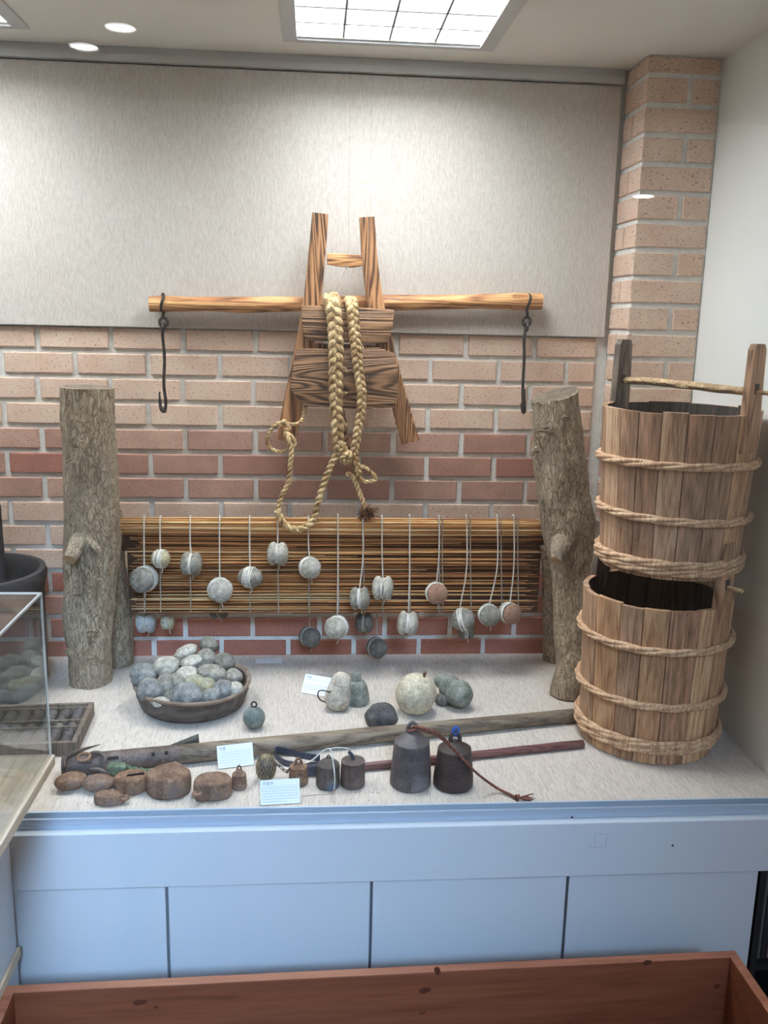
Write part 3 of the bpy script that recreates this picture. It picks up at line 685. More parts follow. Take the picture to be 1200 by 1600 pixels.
for i in range(N):      # bunched top edge, fuller and nearer
    z = ZT-.046*i/(N-1)+random.uniform(-.001, .001)
    lft = xl-.055*random.uniform(.3, 1)*(1-i/N*.4); rgt = xr+.012*random.uniform(-1, 1.2)
    reed(lft, rgt, YM-.016+.014*abs(i/N-.3)+random.uniform(-.003, .003), z, random.uniform(.0016, .0027), random.uniform(.35, 1))
N = 76
for i in range(N):
    z = ZT-.047-(ZT-.047-ZB)*i/(N-1)+random.uniform(-.0014, .0014)
    if i > N-14 and random.random() < .35: continue
    lft = xl+random.uniform(-.012, .03); rgt = xr+random.uniform(-.035, .012)
    if random.random() < .25: rgt -= random.uniform(.1, .7)
    elif random.random() < .25: lft += random.uniform(.1, .7)
    reed(lft, rgt, YM+random.uniform(-.007, .008), z, random.uniform(.0010, .0022), max(0, min(1, random.gauss(.55, .33))))
part('reeds', bm, M_REED, mat_)
CX = [225, 250, 297, 343, 390, 434, 482, 528, 568, 597, 640, 686, 730, 778, 804]
for i, x in enumerate(CX):
    for dx in ((0,) if i in (4, 5, 9) else (0, 5) if i > 10 else (0,)):
        bm = BM(); top = aty(x+dx, 808, YM-.024); pts = [aty(x+dx, 806, YM-.008), top, aty(x+dx, 830, YM-.024), aty(x+dx, 860, YM-.012), aty(x+dx+1, 957, YM-.0065)]
        if dx or i < 10 or i == 10 or i == 11:
            twist(bm, catmull(pts, 8), .0011, .0012, .011, 2, .0016, 5); part('binding_cord', bm, M_CORDG, mat_)
# ------------------------------------------------------------------ stones hung from the mat
def hung(cx, cy, r, kind, mode, label, cord=None, cordtop=808, Y=-.188, sq=.62, roll=0, wraps=7, mats2=None, cordoff=0):
    """mode 'face': disc faces the viewer; 'side': two discs seen edge on with cord in the groove; 'oval': one pebble with cord belt"""
    c = aty(cx, cy, Y); R_ = r*1.02/600*1.02; root = empty('hanging_stone', c, label, 'stone weight', 'cord-wound stones hanging from the reed mat' if Y < -.14 else 'cord-wound stones hanging behind the reed mat')
    from mathutils import Euler
    if mode == 'face': ax = Vector((.35+roll, -1, .12)).normalized()
    elif mode == 'side': ax = Vector((1, -.15, roll)).normalized()
    else: ax = Vector((1, -.3, roll)).normalized()
    up = Vector((0, 0, 1)); u = (up-ax*up.dot(ax)).normalized(); v = ax.cross(u)
    M = Matrix((( ax.x, v.x, u.x), (ax.y, v.y, u.y), (ax.z, v.z, u.z)))
    eul = M.to_euler()
    if mode == 'oval':
        bm = BM(); blob(bm, c, R_, R_*sq*1.15, R_*sq*1.2, eul, .07, 1.2, cx*.1); part('stone', bm, ST[kind], root)
        offs = 0; Rw = R_*sq*1.17
    else:
        th = R_*.42
        def sh(q, d): return Vector((math.copysign(min(abs(q.x), th*.9), q.x)*1, q.y, q.z))
        for s in (-1, 1):
            bm = BM(); k2 = kind if s < 0 or not mats2 else mats2
            rr = R_ if (mode == 'side' or s < 0) else R_*.96
            blob(bm, c+ax*s*th*.95, th*1.15, rr*(.96 if mode == 'side' else 1), rr, eul, .05, 1.1, cx*.1+s, shape=None)
            part('stone_disc', bm, ST[kind if (s > 0 or not mats2) else mats2] if mode == 'face' else ST[kind], root)
        Rw = R_*.80 if mode == 'side' else R_*.93; offs = 0
    bm = BM()
    random.seed(int(cx*13+cy))
    for k in range(wraps):
        o = (k-(wraps-1)/2)*.0021+random.uniform(-.0008, .0008); tl = random.uniform(-.13, .13)
        pts = [c+ax*(o+tl*Rw*math.sin(a+k))+(u*math.cos(a)+v*math.sin(a))*(Rw+random.uniform(0, .0014)) for a in [2*PI*j/26 for j in range(26)]]
        tube(bm, pts, .0013, 5, closed=True)
    # tied tail
    t0 = c-u*Rw; tube(bm, catmull([t0+Vector((.003,-.004,0)), t0+Vector((.005,-.006,-.008)), t0+Vector((.003+random.uniform(-.004,.004),-.005,-.016))], 4), .0012, 5)
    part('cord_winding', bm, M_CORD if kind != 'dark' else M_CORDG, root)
    bm = BM(); xx = cord if cord is not None else cx
    topz = aty(xx, cordtop, Y).z; e = c+u*Rw*.98
    yt = min(-.176, Y) if Y < -.14 else -.108
    if Y < -.14: P2 = [Vector((aty(xx, cordtop, -.176).x, -.160, aty(xx, cordtop, -.176).z)), aty(xx, cordtop+3, -.178), aty(xx, (cordtop+cy)/2, (-.178+Y)/2), e]
    else: P2 = [aty(xx, 835, yt), aty(xx, (835+cy)/2, Y), e]
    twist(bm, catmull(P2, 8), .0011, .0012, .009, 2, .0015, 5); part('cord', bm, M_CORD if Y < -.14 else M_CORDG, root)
hung(225, 905, 21, 'grey', 'face', 'flat grey disc stone at the far left end of the mat, cord-wound', 225, roll=-.6, mats2='pale')
hung(251, 873, 16, 'tan', 'oval', 'smallest hung stone, yellow tan end with thick white cord wrap', 250, sq=.75, wraps=11)
hung(299, 881, 19, 'grey', 'side', 'pair of grey disc stones edge on, third hung weight from the left', 297, wraps=6)
hung(344, 922, 20, 'pale', 'face', 'pale grey ringed disc stone facing out above the right side of the pebble bowl', 343, mats2='grey')
hung(391, 902, 21, 'grey', 'oval', 'speckled grey oval pebble with a white cord belt, left of centre on the mat', 390, sq=.66, wraps=9)
hung(434, 865, 19, 'pale', 'side', 'pale pair of disc stones hung highest, right under the rope loop', 434, wraps=4)
hung(484, 887, 17.5, 'pale', 'face', 'smooth pale disc stone facing out, just right of the rope loop', 482, roll=.1, mats2='grey')
hung(526, 980, 19, 'pale', 'face', 'tilted pale disc stone with crossed cords hanging below the mat at its middle', 528, roll=-.75, mats2='grey', wraps=8)
hung(562, 935, 19, 'grey', 'side', 'blue-grey stone pair with broad white winding, lower left of a touching two', 567, wraps=9, roll=.05)
hung(598, 919, 20, 'pale', 'side', 'pale stone pair with white winding, upper right of a touching two', 597, wraps=6)
hung(637, 974, 20, 'pale', 'side', 'two pale buff disc stones edge on hanging below the mat', 640, wraps=7, roll=-.05)
hung(682, 927, 18, 'brown', 'face', 'brown-faced disc with a pale rim hung before the right half of the mat', 686, mats2='pale', roll=-.2, wraps=4)
hung(723, 968, 20, 'grey', 'oval', 'tilted grey stone with slanting cord belt hanging below the right of the mat', 729, sq=.8, roll=.35, wraps=8)
hung(764, 961, 18, 'grey', 'face', 'round dark speckled pebble with cord cap, second hung weight from the right end', 777, roll=-.3, wraps=6)
hung(797, 958, 18, 'brown', 'face', 'orange-brown disc with pale rim at the right end of the mat', 803, mats2='pale', roll=.1, wraps=4)
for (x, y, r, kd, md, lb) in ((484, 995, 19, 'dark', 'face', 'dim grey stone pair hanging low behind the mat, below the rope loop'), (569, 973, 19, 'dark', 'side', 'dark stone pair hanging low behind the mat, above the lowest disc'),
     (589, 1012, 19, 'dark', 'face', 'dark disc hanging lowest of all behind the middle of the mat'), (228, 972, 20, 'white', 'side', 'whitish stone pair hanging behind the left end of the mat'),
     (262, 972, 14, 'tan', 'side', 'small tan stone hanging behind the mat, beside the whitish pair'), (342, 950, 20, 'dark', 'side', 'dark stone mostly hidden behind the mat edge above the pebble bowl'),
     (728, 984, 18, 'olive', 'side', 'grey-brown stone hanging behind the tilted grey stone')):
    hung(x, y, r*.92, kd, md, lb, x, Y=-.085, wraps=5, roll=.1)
# ------------------------------------------------------------------ wooden buckets
def bucket(cx, cy_, z0, h, rb, rt, hoops, label, seed, rod_span, ears=(-55, 125)):
    random.seed(seed)
    root = empty('wooden_bucket', (cx, cy_, z0), label, 'bucket', 'stacked stave buckets')
    bm = BM(); ly = bm.loops.layers.color.new('tint'); a = random.uniform(0, .3); end = a+2*PI; th = .013
    rad = lambda z: rb+(rt-rb)*(z-z0)/h
    while a < end-.02:
        w = random.uniform(.27, .43); w = min(w, end-a)
        if end-a-w < .15: w = end-a
        t = random.random(); g = .0065; top = z0+h+random.uniform(-.003, .003); dr = random.uniform(-.0008, .0008); n0 = len(bm.faces)
        ns = 5; rows = []
        for z in (z0+.001, z0+h*.5, top):
            R_ = rad(z)+dr; o_ = []
            for k in range(ns+1):
                f = k/ns; aa = a+g+(w-2*g)*f; e = -.0022 if k in (0, ns) else 0
                o_.append(bm.verts.new((cx+(R_+e)*math.cos(aa), cy_+(R_+e)*math.sin(aa), z)))
            i_ = [bm.verts.new((cx+(R_-th)*math.cos(a+w*(1-k/ns)), cy_+(R_-th)*math.sin(a+w*(1-k/ns)), z)) for k in range(ns+1)]
            rows.append(o_+i_)
        m_ = len(rows[0])
        for A_, B_ in zip(rows, rows[1:]):
            for k in range(m_):
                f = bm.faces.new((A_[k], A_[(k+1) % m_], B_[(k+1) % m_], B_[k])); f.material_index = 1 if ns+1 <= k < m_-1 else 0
        bm.faces.new(rows[0]); bm.faces.new(rows[-1])
        bm.faces.ensure_lookup_table()
        for f in bm.faces[n0:]:
            for l in f.loops: l[ly] = (t, t, t, 1)
        a += w
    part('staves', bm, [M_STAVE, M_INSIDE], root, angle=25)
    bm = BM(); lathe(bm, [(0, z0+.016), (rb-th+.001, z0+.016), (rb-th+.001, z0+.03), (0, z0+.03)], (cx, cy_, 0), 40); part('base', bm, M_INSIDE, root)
    for (z, dbl) in hoops:
        for j in range(dbl):
            zz = z-j*.017; bm = BM(); R_ = rad(zz)+.0065
            tl = random.uniform(-.004, .004); ph = random.uniform(0, 6)
            for s in range(3):
                pts = []
                for k in range(150):
                    q = 2*PI*k/150; hx = q*5+s*2*PI/3+ph
                    pts.append(Vector((cx+(R_+.0035*math.cos(hx))*math.cos(q), cy_+(R_+.0035*math.cos(hx))*math.sin(q), zz+tl*math.sin(q+ph)+.0052*math.sin(hx))))
                tube(bm, pts, [.0052+.001*noise.noise(p_*25) for p_ in pts], 8, closed=True)
            part('hoop', bm, M_HOOP, root, angle=60)
    E_ = []
    for k, deg in enumerate(ears):
        q = math.radians(deg); n_ = Vector((math.cos(q), math.sin(q), 0)); t_ = Vector((-math.sin(q), math.cos(q), 0))
        c = Vector((cx, cy_, 0))+n_*(rt+.0015); w = .0275; zt = z0+h+.150; zb = z0+h-.085
        poly = [c+t_*x+Vector((0, 0, z)) for x, z in ((-w*1.12, zb), (w*1.12, zb), (w*1.05, z0+h), (w*.88, zt-.012), (w*.6, zt), (-w*.6, zt), (-w*.88, zt-.012), (-w*1.05, z0+h))]
        bm = BM(); prism(bm, poly, -n_*.017, .0015); part('ear', bm, M_EARW if k == 0 else M_GREYW, root, 'upright ear on the near right side' if k == 0 else 'upright ear at the back left', angle=30)
        E_.append(c-n_*.008)
    zr = z0+h+.052
    A_, B_ = E_[1]+Vector((0, 0, zr)), E_[0]+Vector((0, 0, zr-.004)); d = (B_-A_).normalized()
    pts = catmull([A_-d*rod_span[0], A_, A_.lerp(B_, .1)+Vector((0,0,.001)), A_.lerp(B_, .25)+Vector((0,0,.003)), A_.lerp(B_, .5)+Vector((0,0,.002)), A_.lerp(B_, .75), A_.lerp(B_, .92), B_, B_+d*rod_span[1]], 6)
    n = len(pts); bm = BM()
    tube(bm, pts, [(.0058 if i < 9 or i > n-12 else .0115) for i in range(n)], 8, sq=.8, disp=lambda i, a, p_: .0016*noise.noise(Vector((i*.35, a, 3))))
    part('handle_rod', bm, M_ROD, root, 'pale rough handle rod through both ears', angle=50)
    for e_, sg in ((E_[0], 1), (E_[1], -1)):
        bm = BM(); n_ = d*sg; c = e_+Vector((0, 0, zr+.003)); obox(bm, c, (d, Vector((0,0,1)).cross(d), (0,0,1)), (.0093, .009, .011), .001); part('rod_hole_shade', bm, M_INSIDE, root)  # no opening cut; dark block painted as the hole's inner shade
    return root
bz = lambda x, y, Y=-.742: aty(x, y, Y).z
lb = bucket(1.700, -.572, CT+.001, .380, .161, .176, [(bz(1040, 1018), 1), (bz(1030, 1106), 1), (bz(1010, 1166), 2)], 'lower stave bucket standing on the counter at right, short pale rod end showing', 11, (.02, .045))
ub = bucket(1.716, -.575, 1.066, .374, .158, .178, [(bz(1060, 732), 1), (bz(1050, 818), 1), (bz(1020, 886), 2)], 'upper stave bucket stacked on the lower one, its pale handle rod between two tall ears', 23, (.035, .05))
# ------------------------------------------------------------------ dark pot at the left
pc = Vector((-.03, -.25, CT))
pot = empty('dark_clay_pot', pc, 'large dark grey clay pot at the left edge behind the clear display box', 'pot')
bm = BM(); lathe(bm, [(0, .001), (.165, .001), (.176, .02), (.178, .15), (.180, .27), (.186, .300), (.190, .322), (.186, .336), (.172, .337), (.165, .325), (.162, .28), (.160, .05), (0, .04)], pc, 64, .01); part('body', bm, M_POT, pot)
q = aty(0, 830, -.2); bm = BM(); tube(bm, catmull([Vector((q.x-.01, -.2, CT+.05)), Vector((q.x-.012, -.2, .9)), Vector((q.x-.014, -.2, 1.12))], 8), [.02]*17, 18)
tag(to_obj('dark_post', bm, M_POT, (q.x-.01, -.2, CT+.05)), 'dark round stick standing in the large dark pot at the far left', 'stick')
# ------------------------------------------------------------------ bowl of pebbles
bc = Vector((.556, -.366, CT))
bowl = empty('wooden_bowl', bc, 'dark round wooden bowl heaped with river pebbles', 'bowl')
def bowl_h(a): return .004*math.sin(a*2+1)+.003*math.sin(3*a)
def bowl_mesh(prof, mi):
    bm = BM(); rings = []
    for r, z in prof:
        rings.append([bm.verts.new(bc+Vector((r*1.0*math.cos(2*PI*k/56), r*.97*math.sin(2*PI*k/56), z+bowl_h(2*PI*k/56)*z/.07))) for k in range(56)])
    for A_, B_ in zip(rings, rings[1:]):
        for k in range(56): bm.faces.new((A_[k], A_[(k+1)%56], B_[(k+1)%56], B_[k]))
    return bm, rings
bm, rg_ = bowl_mesh([(.146, .060), (.144, .042), (.136, .020), (.124, .006), (.112, .001), (.0001, .001)], 0)
bm2, _ = bowl_mesh([(.146, .060), (.152, .068), (.150, .071), (.143, .0705), (.139, .066)], 0)
bm3, _ = bowl_mesh([(.139, .066), (.136, .045), (.118, .020), (.07, .012), (.0001, .010)], 0)
part('body', bm, M_BOWL, bowl); part('rim', bm2, M_BOWLR, bowl); part('inner_wall', bm3, M_BOWL, bowl)
PEB = [  # px, py, rx, rz (px), kind, tilt, dy, label
 (223,1055,19,18,'blue',0,0,'round bluish pebble at the far left rim of the bowl'),
 (234,1078,18,17,'blue',.3,-.01,'round bluish pebble at the lower left, before the leftmost one'),
 (260,1042,19,16,'pale',-.6,.0,'large pale egg-shaped pebble leaning at the upper left of the heap'),
 (291,1019,19,9,'pale',-.45,0,'flat white-veined pebble on top of the heap at left'),
 (300,1034,18,9,'pale',-.35,0,'flat veined pebble just under the top white-veined one'),
 (327,1008,15,12,'olive',.5,.01,'smooth olive-grey pebble crowning the heap'),
 (322,1028,14,13,'grey',.8,0,'dark cone-like pebble below the crowning one'),
 (350,1035,17,15,'olive',0,.01,'round olive pebble at the upper right of the heap'),
 (331,1053,23,13,'grey',.15,0,'long speckled oval pebble right of centre'),
 (365,1057,13,12,'grey',0,.01,'small round pebble against the right rim'),
 (367,1077,12,11,'pale',0,.0,'small pale pebble low at the right rim'),
 (294,1054,17,12,'pale',.1,0,'pale oval pebble in the middle of the heap'),
 (305,1065,17,10,'yellow',.2,-.005,'yellow-stained pebble at the centre of the heap'),
 (258,1072,13,18,'grey',.1,0,'tall pillar-like pebble left of centre'),
 (275,1064,14,12,'grey',0,0,'round grey pebble next to the tall pillar-like one'),
 (291,1086,24,17,'blue',0,-.012,'biggest blocky blue-grey pebble at the front of the heap'),
 (325,1072,12,12,'yellow',0,0,'small yellow-green pebble right of the blocky one'),
 (348,1077,15,14,'blue',-.4,-.005,'dark blue-grey oval pebble at the front right'),
 (331,1087,14,11,'blue',-.3,-.012,'light speckled blue-grey pebble at the front right rim'),
 (251,1097,14,7,'pale',.1,-.012,'low pale pebble at the front left rim'),
 (243,1047,10,9,'blue',0,.02,'small pebble half hidden between the two at the upper left'),
 (278,1036,10,12,'olive',0,.02,'pebble wedged behind the pale egg-shaped one'),
 (312,1044,11,9,'dark',0,.012,'dark pebble deep in the gap at the middle of the heap'),
 (319,1090,9,9,'grey',0,.002,'small pebble tucked right of the blocky front one'),
 (340,1060,12,10,'olive',0,.02,'pebble under the long speckled oval one'),
 (264,1092,8,10,'olive',0,.004,'narrow pebble tucked left of the blocky front one')]
for i, (x, y, rx, rz, kd, tl, dy, lb_) in enumerate(PEB):
    Yd = -.462+(1096-y)*.0019+dy; c = aty(x, y, Yd); k = 1.06/600
    bm = BM(); blob(bm, c, rx*k, (rx+rz)*.5*k, rz*k*1.04, (0, tl, 0), .15, 1.25, i+2)
    tag(to_obj('pebble', bm, ST[kd], c), lb_, 'pebble', 'pebbles heaped in the wooden bowl')
# ------------------------------------------------------------------ stones behind the beam
c = atz(397, 1121, CT+.0285)
t = empty('round_weight', (c.x, c.y, CT), 'small round green-grey weight with an iron ring on top, right of the bowl', 'weight')
bm = BM(); blob(bm, c, .0275, .0275, .0275, (0,0,0), .03, 1.2, 3); part('body', bm, M_BRONZE, t)
bm = BM(); tube(bm, [c+Vector((.0062*math.cos(a), 0, .0345+.0068*math.sin(a))) for a in [2*PI*k/20 for k in range(20)]], .0021, 8, closed=True); part('ring', bm, M_IRON, t)
def rotm(ax, ang): return Matrix.Rotation(ang, 3, ax)
c = atz(527, 1112, CT); c.y += .018
t = empty('cream_stone_weight', c, 'crusted cream stone weight with rounded head and iron loop, behind the beam', 'stone weight')
RM = rotm('Y', .14) @ rotm('X', .05)
bm = BM(); lathe(bm, [(0, .0), (.026, .001), (.0335, .012), (.034, .03), (.0305, .052), (.0265, .066), (.0245, .069), (.0262, .072), (.0225, .085), (.014, .094), (0, .096)], c+Vector((-.002, 0, .006)), 36, .055, rot=RM); part('body', bm, ST['crust'], t)
g = lambda x, y: aty(x, y, c.y-.022)
bm = BM(); tube(bm, catmull([g(519,1082), g(505,1079), g(498,1080), g(497,1088), g(501,1094), g(508,1097)], 6), .0018, 8); blob(bm, g(519,1080), .003,.003,.004, sub=2); part('iron_loop', bm, M_IRON, t)
c = atz(559, 1104, CT); c.y += .024
t = empty('grey_stone_weight', c, 'grey-green stone weight with a knob head beside the cream one', 'stone weight')
bm = BM(); lathe(bm, [(0, 0), (.028, .001), (.033, .008), (.0325, .026), (.028, .048), (.022, .060), (.0175, .063), (.0140, .065), (.0152, .078), (.011, .086), (0, .088)], c, 36, .03, rot=rotm('Y', -.06)); part('body', bm, ST['green'], t)
c = atz(595, 1120, CT+.031)
bm = BM(); blob(bm, c, .043, .036, .034, (0, .1, .3), .16, 1.3, 44); tag(to_obj('dark_rock', bm, ST['slate'], c), 'rough blue-black rock lying against the beam', 'rock')
c = atz(650, 1084, CT+.054)
t = empty('round_stone_ball', (c.x, c.y, CT), 'big round cream stone ball with a short rusty peg', 'stone ball')
bm = BM(); blob(bm, c, .0535, .053, .0545, (0,0,0), .035, .8, 51, 5); part('ball', bm, ST['cream'], t)
bm = BM(); q = c+Vector((.018, -.008, .049)); tube(bm, [q, q+Vector((.002, 0, .008)), q+Vector((.003, -.001, .014))], [.0038, .0042, .0046], 10); part('peg', bm, M_RUST2, t)
a = atz(689, 1063, CT+.052); b_ = atz(731, 1094, CT+.036)
t = empty('lobed_stone', (b_.x, b_.y, CT), 'green-grey stone of three carved lobes lying beside the cream ball', 'carved stone')
bm = BM(); d = (b_-a).normalized(); L = (b_-a).length; u = Vector((0,0,1)).cross(d).normalized(); v = d.cross(u)
prof = [(0, -.018), (.011, -.016), (.0195, -.008), (.0225, .002), (.0205, .011), (.0165, .015), (.0165, .018), (.0235, .021), (.031, .028), (.034, .038), (.0325, .048), (.0275, .054), (.0275, .058), (.0345, .062), (.039, .070), (.0395, .080), (.0355, .092), (.0325, .094), (.0315, .097), (.033, .099), (.026, .109), (.012, .115), (0, .116)]
M3 = Matrix((( u.x, v.x, d.x), (u.y, v.y, d.y), (u.z, v.z, d.z)))
lathe(bm, [(r*.93, z*.97) for r, z in prof], a, 44, .05, rot=M3); part('body', bm, ST['green'], t, angle=80)
c = atz(692, 1092, CT+.017); bm = BM(); blob(bm, c, .022, .02, .017, (0,0,0), .1, 1.4, 8); tag(to_obj('dark_pebble', bm, ST['dark'], c), 'small dark stone in the shade between the cream ball and the lobed stone', 'stone')
# ------------------------------------------------------------------ steelyard beam, rods
a, b_ = atz(97, 1200, CT+.0195), atz(903, 1117, CT+.0175)
beam = empty('balance_beam', (a.x, a.y, CT), 'long grey-brown wooden balance beam with an iron-sheathed left end', 'balance beam')
pt = [a.lerp(b_, k/40) for k in range(41)]
rr = [.0235-.0065*(k/40) for k in range(41)]
for p_, r in zip(pt, rr): p_.z = CT+r+.0005
bm = BM(); tube(bm, pt[7:], rr[7:], 24, disp=lambda i, an, p_: .0008*noise.noise(Vector((i*.4, math.cos(an), math.sin(an))))); part('shaft', bm, M_BEAM, beam)
M_SHEATH = speckle('brown_iron_sheath', lin(74,62,58), lin(106,92,86), 30, .6, .4, 260, metal=.15)
bm = BM(); tube(bm, pt[:9], [r*1.02 for r in rr[:9]], 24); part('iron_sheath', bm, M_SHEATH, beam)
M_HOLE = plain('hole_shade_black', (.006,.005,.005), .9)  # near-black colour stands in for the shade inside slots and cracks
dv = (b_-a).normalized(); pv = Vector((dv.y, -dv.x, 0))
if pv.y > 0: pv = -pv
for f, hx, off in ((.02, .016, .012), (.155, .004, .018), (.178, .004, .018), (.085, .014, .018)):
    p_ = a.lerp(b_, f); r = .0228; n_ = (pv*math.cos(.75)+Vector((0,0,1))*math.sin(.75)); 
    bm = BM(); q = Vector((p_.x, p_.y, CT+r))+n_*(r-.0005); obox(bm, q, (dv, n_, dv.cross(n_)), (hx, .0018, .0038), .0012); part('slot', bm, M_HOLE, beam)  # solid block, its black painted as the shade of an open slot
h = lambda x, y, z=.66: atz(x, y, z)
t = empty('curved_iron_spike', h(125, 1175), 'curved iron spike with pointed tip lying over the left end of the beam', 'iron spike')
bm = BM(); P = catmull([h(101,1200,.662), h(102,1188,.672), h(108,1181,.676), h(120,1175,.676), h(134,1170,.672), h(157,1163,.664)], 8); n = len(P)
tube(bm, P, [.0045+.002*math.sin(PI*i/n)-.0042*max(0, (i-n*.6)/(n*.4)) for i in range(n)], 10, sq=.6); part('blade', bm, M_SHEATH, t)
t = empty('iron_shackle', h(150, 1182), 'dull iron shackle ring resting on the beam next to the spike', 'shackle')
bm = BM(); tube(bm, catmull([h(140,1191,.668), h(138,1182,.674), h(145,1176,.674), h(158,1177,.67), h(165,1184,.664), h(162,1191,.655)], 8), .0040, 10); part('bow', bm, M_SHEATH, t)
bm = BM(); tube(bm, [h(131,1183,.676)+Vector((.013*math.cos(q), .010*math.sin(q), .004*math.sin(q))) for q in [2*PI*k/20 for k in range(20)]], .0036, 8, closed=True)
tag(to_obj('rusty_chain_link', bm, M_RUST2, h(131,1183,.676)), 'small orange-rusted chain link between spike and shackle', 'chain link')
bm = BM(); P = catmull([h(140,1202,.662), h(155,1202,.664), h(166,1208,.655), h(176,1214,.64)], 6); tube(bm, P, .0035, 8); tag(to_obj('iron_rod', bm, M_SHEATH, h(150,1202)), 'thin dark iron rod laid across the sheathed beam end', 'iron rod')
t = empty('sheathed_cord', h(190, 1198), 'green woven sheath with a green cord tail lying along the beam', 'cord')
a1, b1 = h(171, 1196, .655), h(200, 1200, .652); bm = BM(); obox(bm, a1.lerp(b1, .5)+Vector((0, -.012, 0)), (b1-a1, (b1-a1).cross(Vector((0,0,1))), (0,0,1)), ((b1-a1).length*.5, .011, .013), .006)
bmesh.ops.subdivide_edges(bm, edges=bm.edges, cuts=2)
for v in bm.verts: v.co += Vector((noise.noise(v.co*80), noise.noise(v.co*80+Vector((5,5,5))), noise.noise(v.co*80+Vector((9,1,5)))))*.004
part('sheath', bm, M_GREEN, t, angle=60)
bm = BM(); twist(bm, catmull([h(196,1200,.65), h(215,1204,.645), h(236,1206,.64), h(255,1202,.64), h(268,1194,.65)], 8), .0035, .0045, .03, 2, .003, 7); part('tail', bm, M_GREEN, t)
bm = BM(); A3 = [h(262,1171,.64), h(309,1152,.668), h(311,1170,.638), h(280,1176,.63)]; prism(bm, A3, (0, .012, .004), .001)
for k in range(5):
    p_, q = A3[0].lerp(A3[3], k/5*.6), A3[1].lerp(A3[2], .12+k*.18); tube(bm, [p_.lerp(q, .3)+Vector((0,-.001,.002)), q+Vector((0,-.001,.002))], .0016, 6)
tag(to_obj('ribbed_wedge', bm, speckle('grey_green_ribbed', lin(58,60,56), lin(88,90,82), 60, .8, .5), A3[3], angle=30), 'grey-green ribbed wedge poking up behind the beam, left of the first card', 'wedge')
a, b_ = atz(560, 1199, CT+.010), atz(911, 1162, CT+.010)
bm = BM(); tube(bm, [a.lerp(b_, k/30)+Vector((0, 0, .0004*math.sin(k))) for k in range(31)], [.0092+.0008*k/30 for k in range(31)], 16); tag(to_obj('thin_rod', bm, M_RED, a), 'thin plum-brown rod lying behind the large bell weights', 'rod')
t = empty('leather_strap', h(450, 1182, CT), 'folded blue-black leather strap between the small weights and the beam', 'strap')
bm = BM(); P = catmull([h(500,1185,.635), h(470,1180,.638), h(440,1172,.642), h(431,1172,.642), h(430,1180,.634), h(445,1192,.628), h(470,1196,.626), h(498,1195,.626)], 8)
fr2 = frames(P); rows = []
for p_ in P: rows.append([bm.verts.new(p_+Vector((0, s*.0012, w))) for s, w in ((-1,-.008),(-1,.008),(1,.008),(1,-.008))])
for A_, B_ in zip(rows, rows[1:]):
    for k in range(4): bm.faces.new((A_[k], A_[(k+1)%4], B_[(k+1)%4], B_[k]))
bm.faces.new(rows[0]); bm.faces.new(rows[-1]); part('strap', bm, M_STRAP, t, angle=40)
bm = BM(); q = h(488, 1203, CT+.014); obox(bm, q, ((1,.1,0), (0,1,0), (0,0,1)), (.016, .008, .012), .004); part('end_pad', bm, M_STRAP, t)
# ------------------------------------------------------------------ rusty flat weights
def pancake(px, py, rx, ry, hgt, label, lug=None, rot=0, mt=M_RUST, seed=1, lugr=.010, tilt=0, cat='weight'):
    c = atz(px, py, CT+hgt*.5); c.z = CT+.0005
    root = empty('rusty_weight', c, label, cat, 'rusty flat iron weights along the glass')
    bm = BM(); e = hgt*.3
    prof = [(0, 0), (.85, .0), (.97, .06), (1.0, .18), (1.01, .45), (1.0, .74), (.975, .88), (.91, .965), (.78, .99), (.4, 1.04), (0, 1.05)]
    rings = []; seg = 48
    for r, z in prof:
        ring = []
        for k in range(seg):
            a = 2*PI*k/seg; x, y = r*rx*math.cos(a), r*ry*math.sin(a); kk = 1+.06*noise.noise(Vector((math.cos(a)*1.3, math.sin(a)*1.3, z+seed*5)))
            x, y = x*kk, y*kk
            if lug is not None:
                da = (a-lug+PI) % (2*PI)-PI; bu = math.exp(-(da/.28)**2)*.20*r; x += math.cos(lug)*bu*rx; y += math.sin(lug)*bu*ry
            zz = z*hgt*(1+.05*noise.noise(Vector((x*60, y*60, seed))))
            co = Vector((x, y, zz)); co = rotm('Z', rot) @ co
            if tilt: co = rotm('X', tilt) @ co; co.z = max(co.z, 0)
            ring.append(bm.verts.new(c+co))
        rings.append(ring)
    for A_, B_ in zip(rings, rings[1:]):
        for k in range(seg): bm.faces.new((A_[k], A_[(k+1)%seg], B_[(k+1)%seg], B_[k]))
    bmesh.ops.remove_doubles(bm, verts=rings[0]+rings[-1], dist=1e-6)
    part('body', bm, mt, root, angle=70)
    if lug is not None:
        dirv = rotm('Z', rot) @ Vector((math.cos(lug), math.sin(lug), 0)); R_ = math.hypot(rx*math.cos(lug), ry*math.sin(lug)); q = c+dirv*(R_*1.22)+Vector((0,0,hgt*.55))
        bm = BM(); tube(bm, [q+dirv*lugr*.8*math.cos(a)+Vector((-dirv.y, dirv.x, 0))*lugr*.8*math.sin(a) for a in [2*PI*k/18 for k in range(18)]], lugr*.48, 8, closed=True); part('lug', bm, mt, root)
    return root
def ovalw(px, py, rx, ry, rz, rot, label, seed, mt=M_RUST):
    c = atz(px, py, CT+rz); bm = BM(); blob(bm, c, rx, ry, rz, (0, 0, rot), .06, 1.1, seed)
    tag(to_obj('rusty_weight', bm, mt, c), label, 'weight', 'rusty flat iron weights along the glass')
ovalw(111, 1220, .0350, .024, .0185, .45, 'smooth oval rusty weight at the far left end of the row', 4, M_RUST2)
ovalw(154, 1223, .0345, .022, .0185, .12, 'oval rusty weight second from the left', 5)
pancake(169, 1247, .029, .019, .022, 'small low rusty weight with an eye at its right, nearest the glass', lug=0.0, rot=-.1, seed=3, lugr=.008)
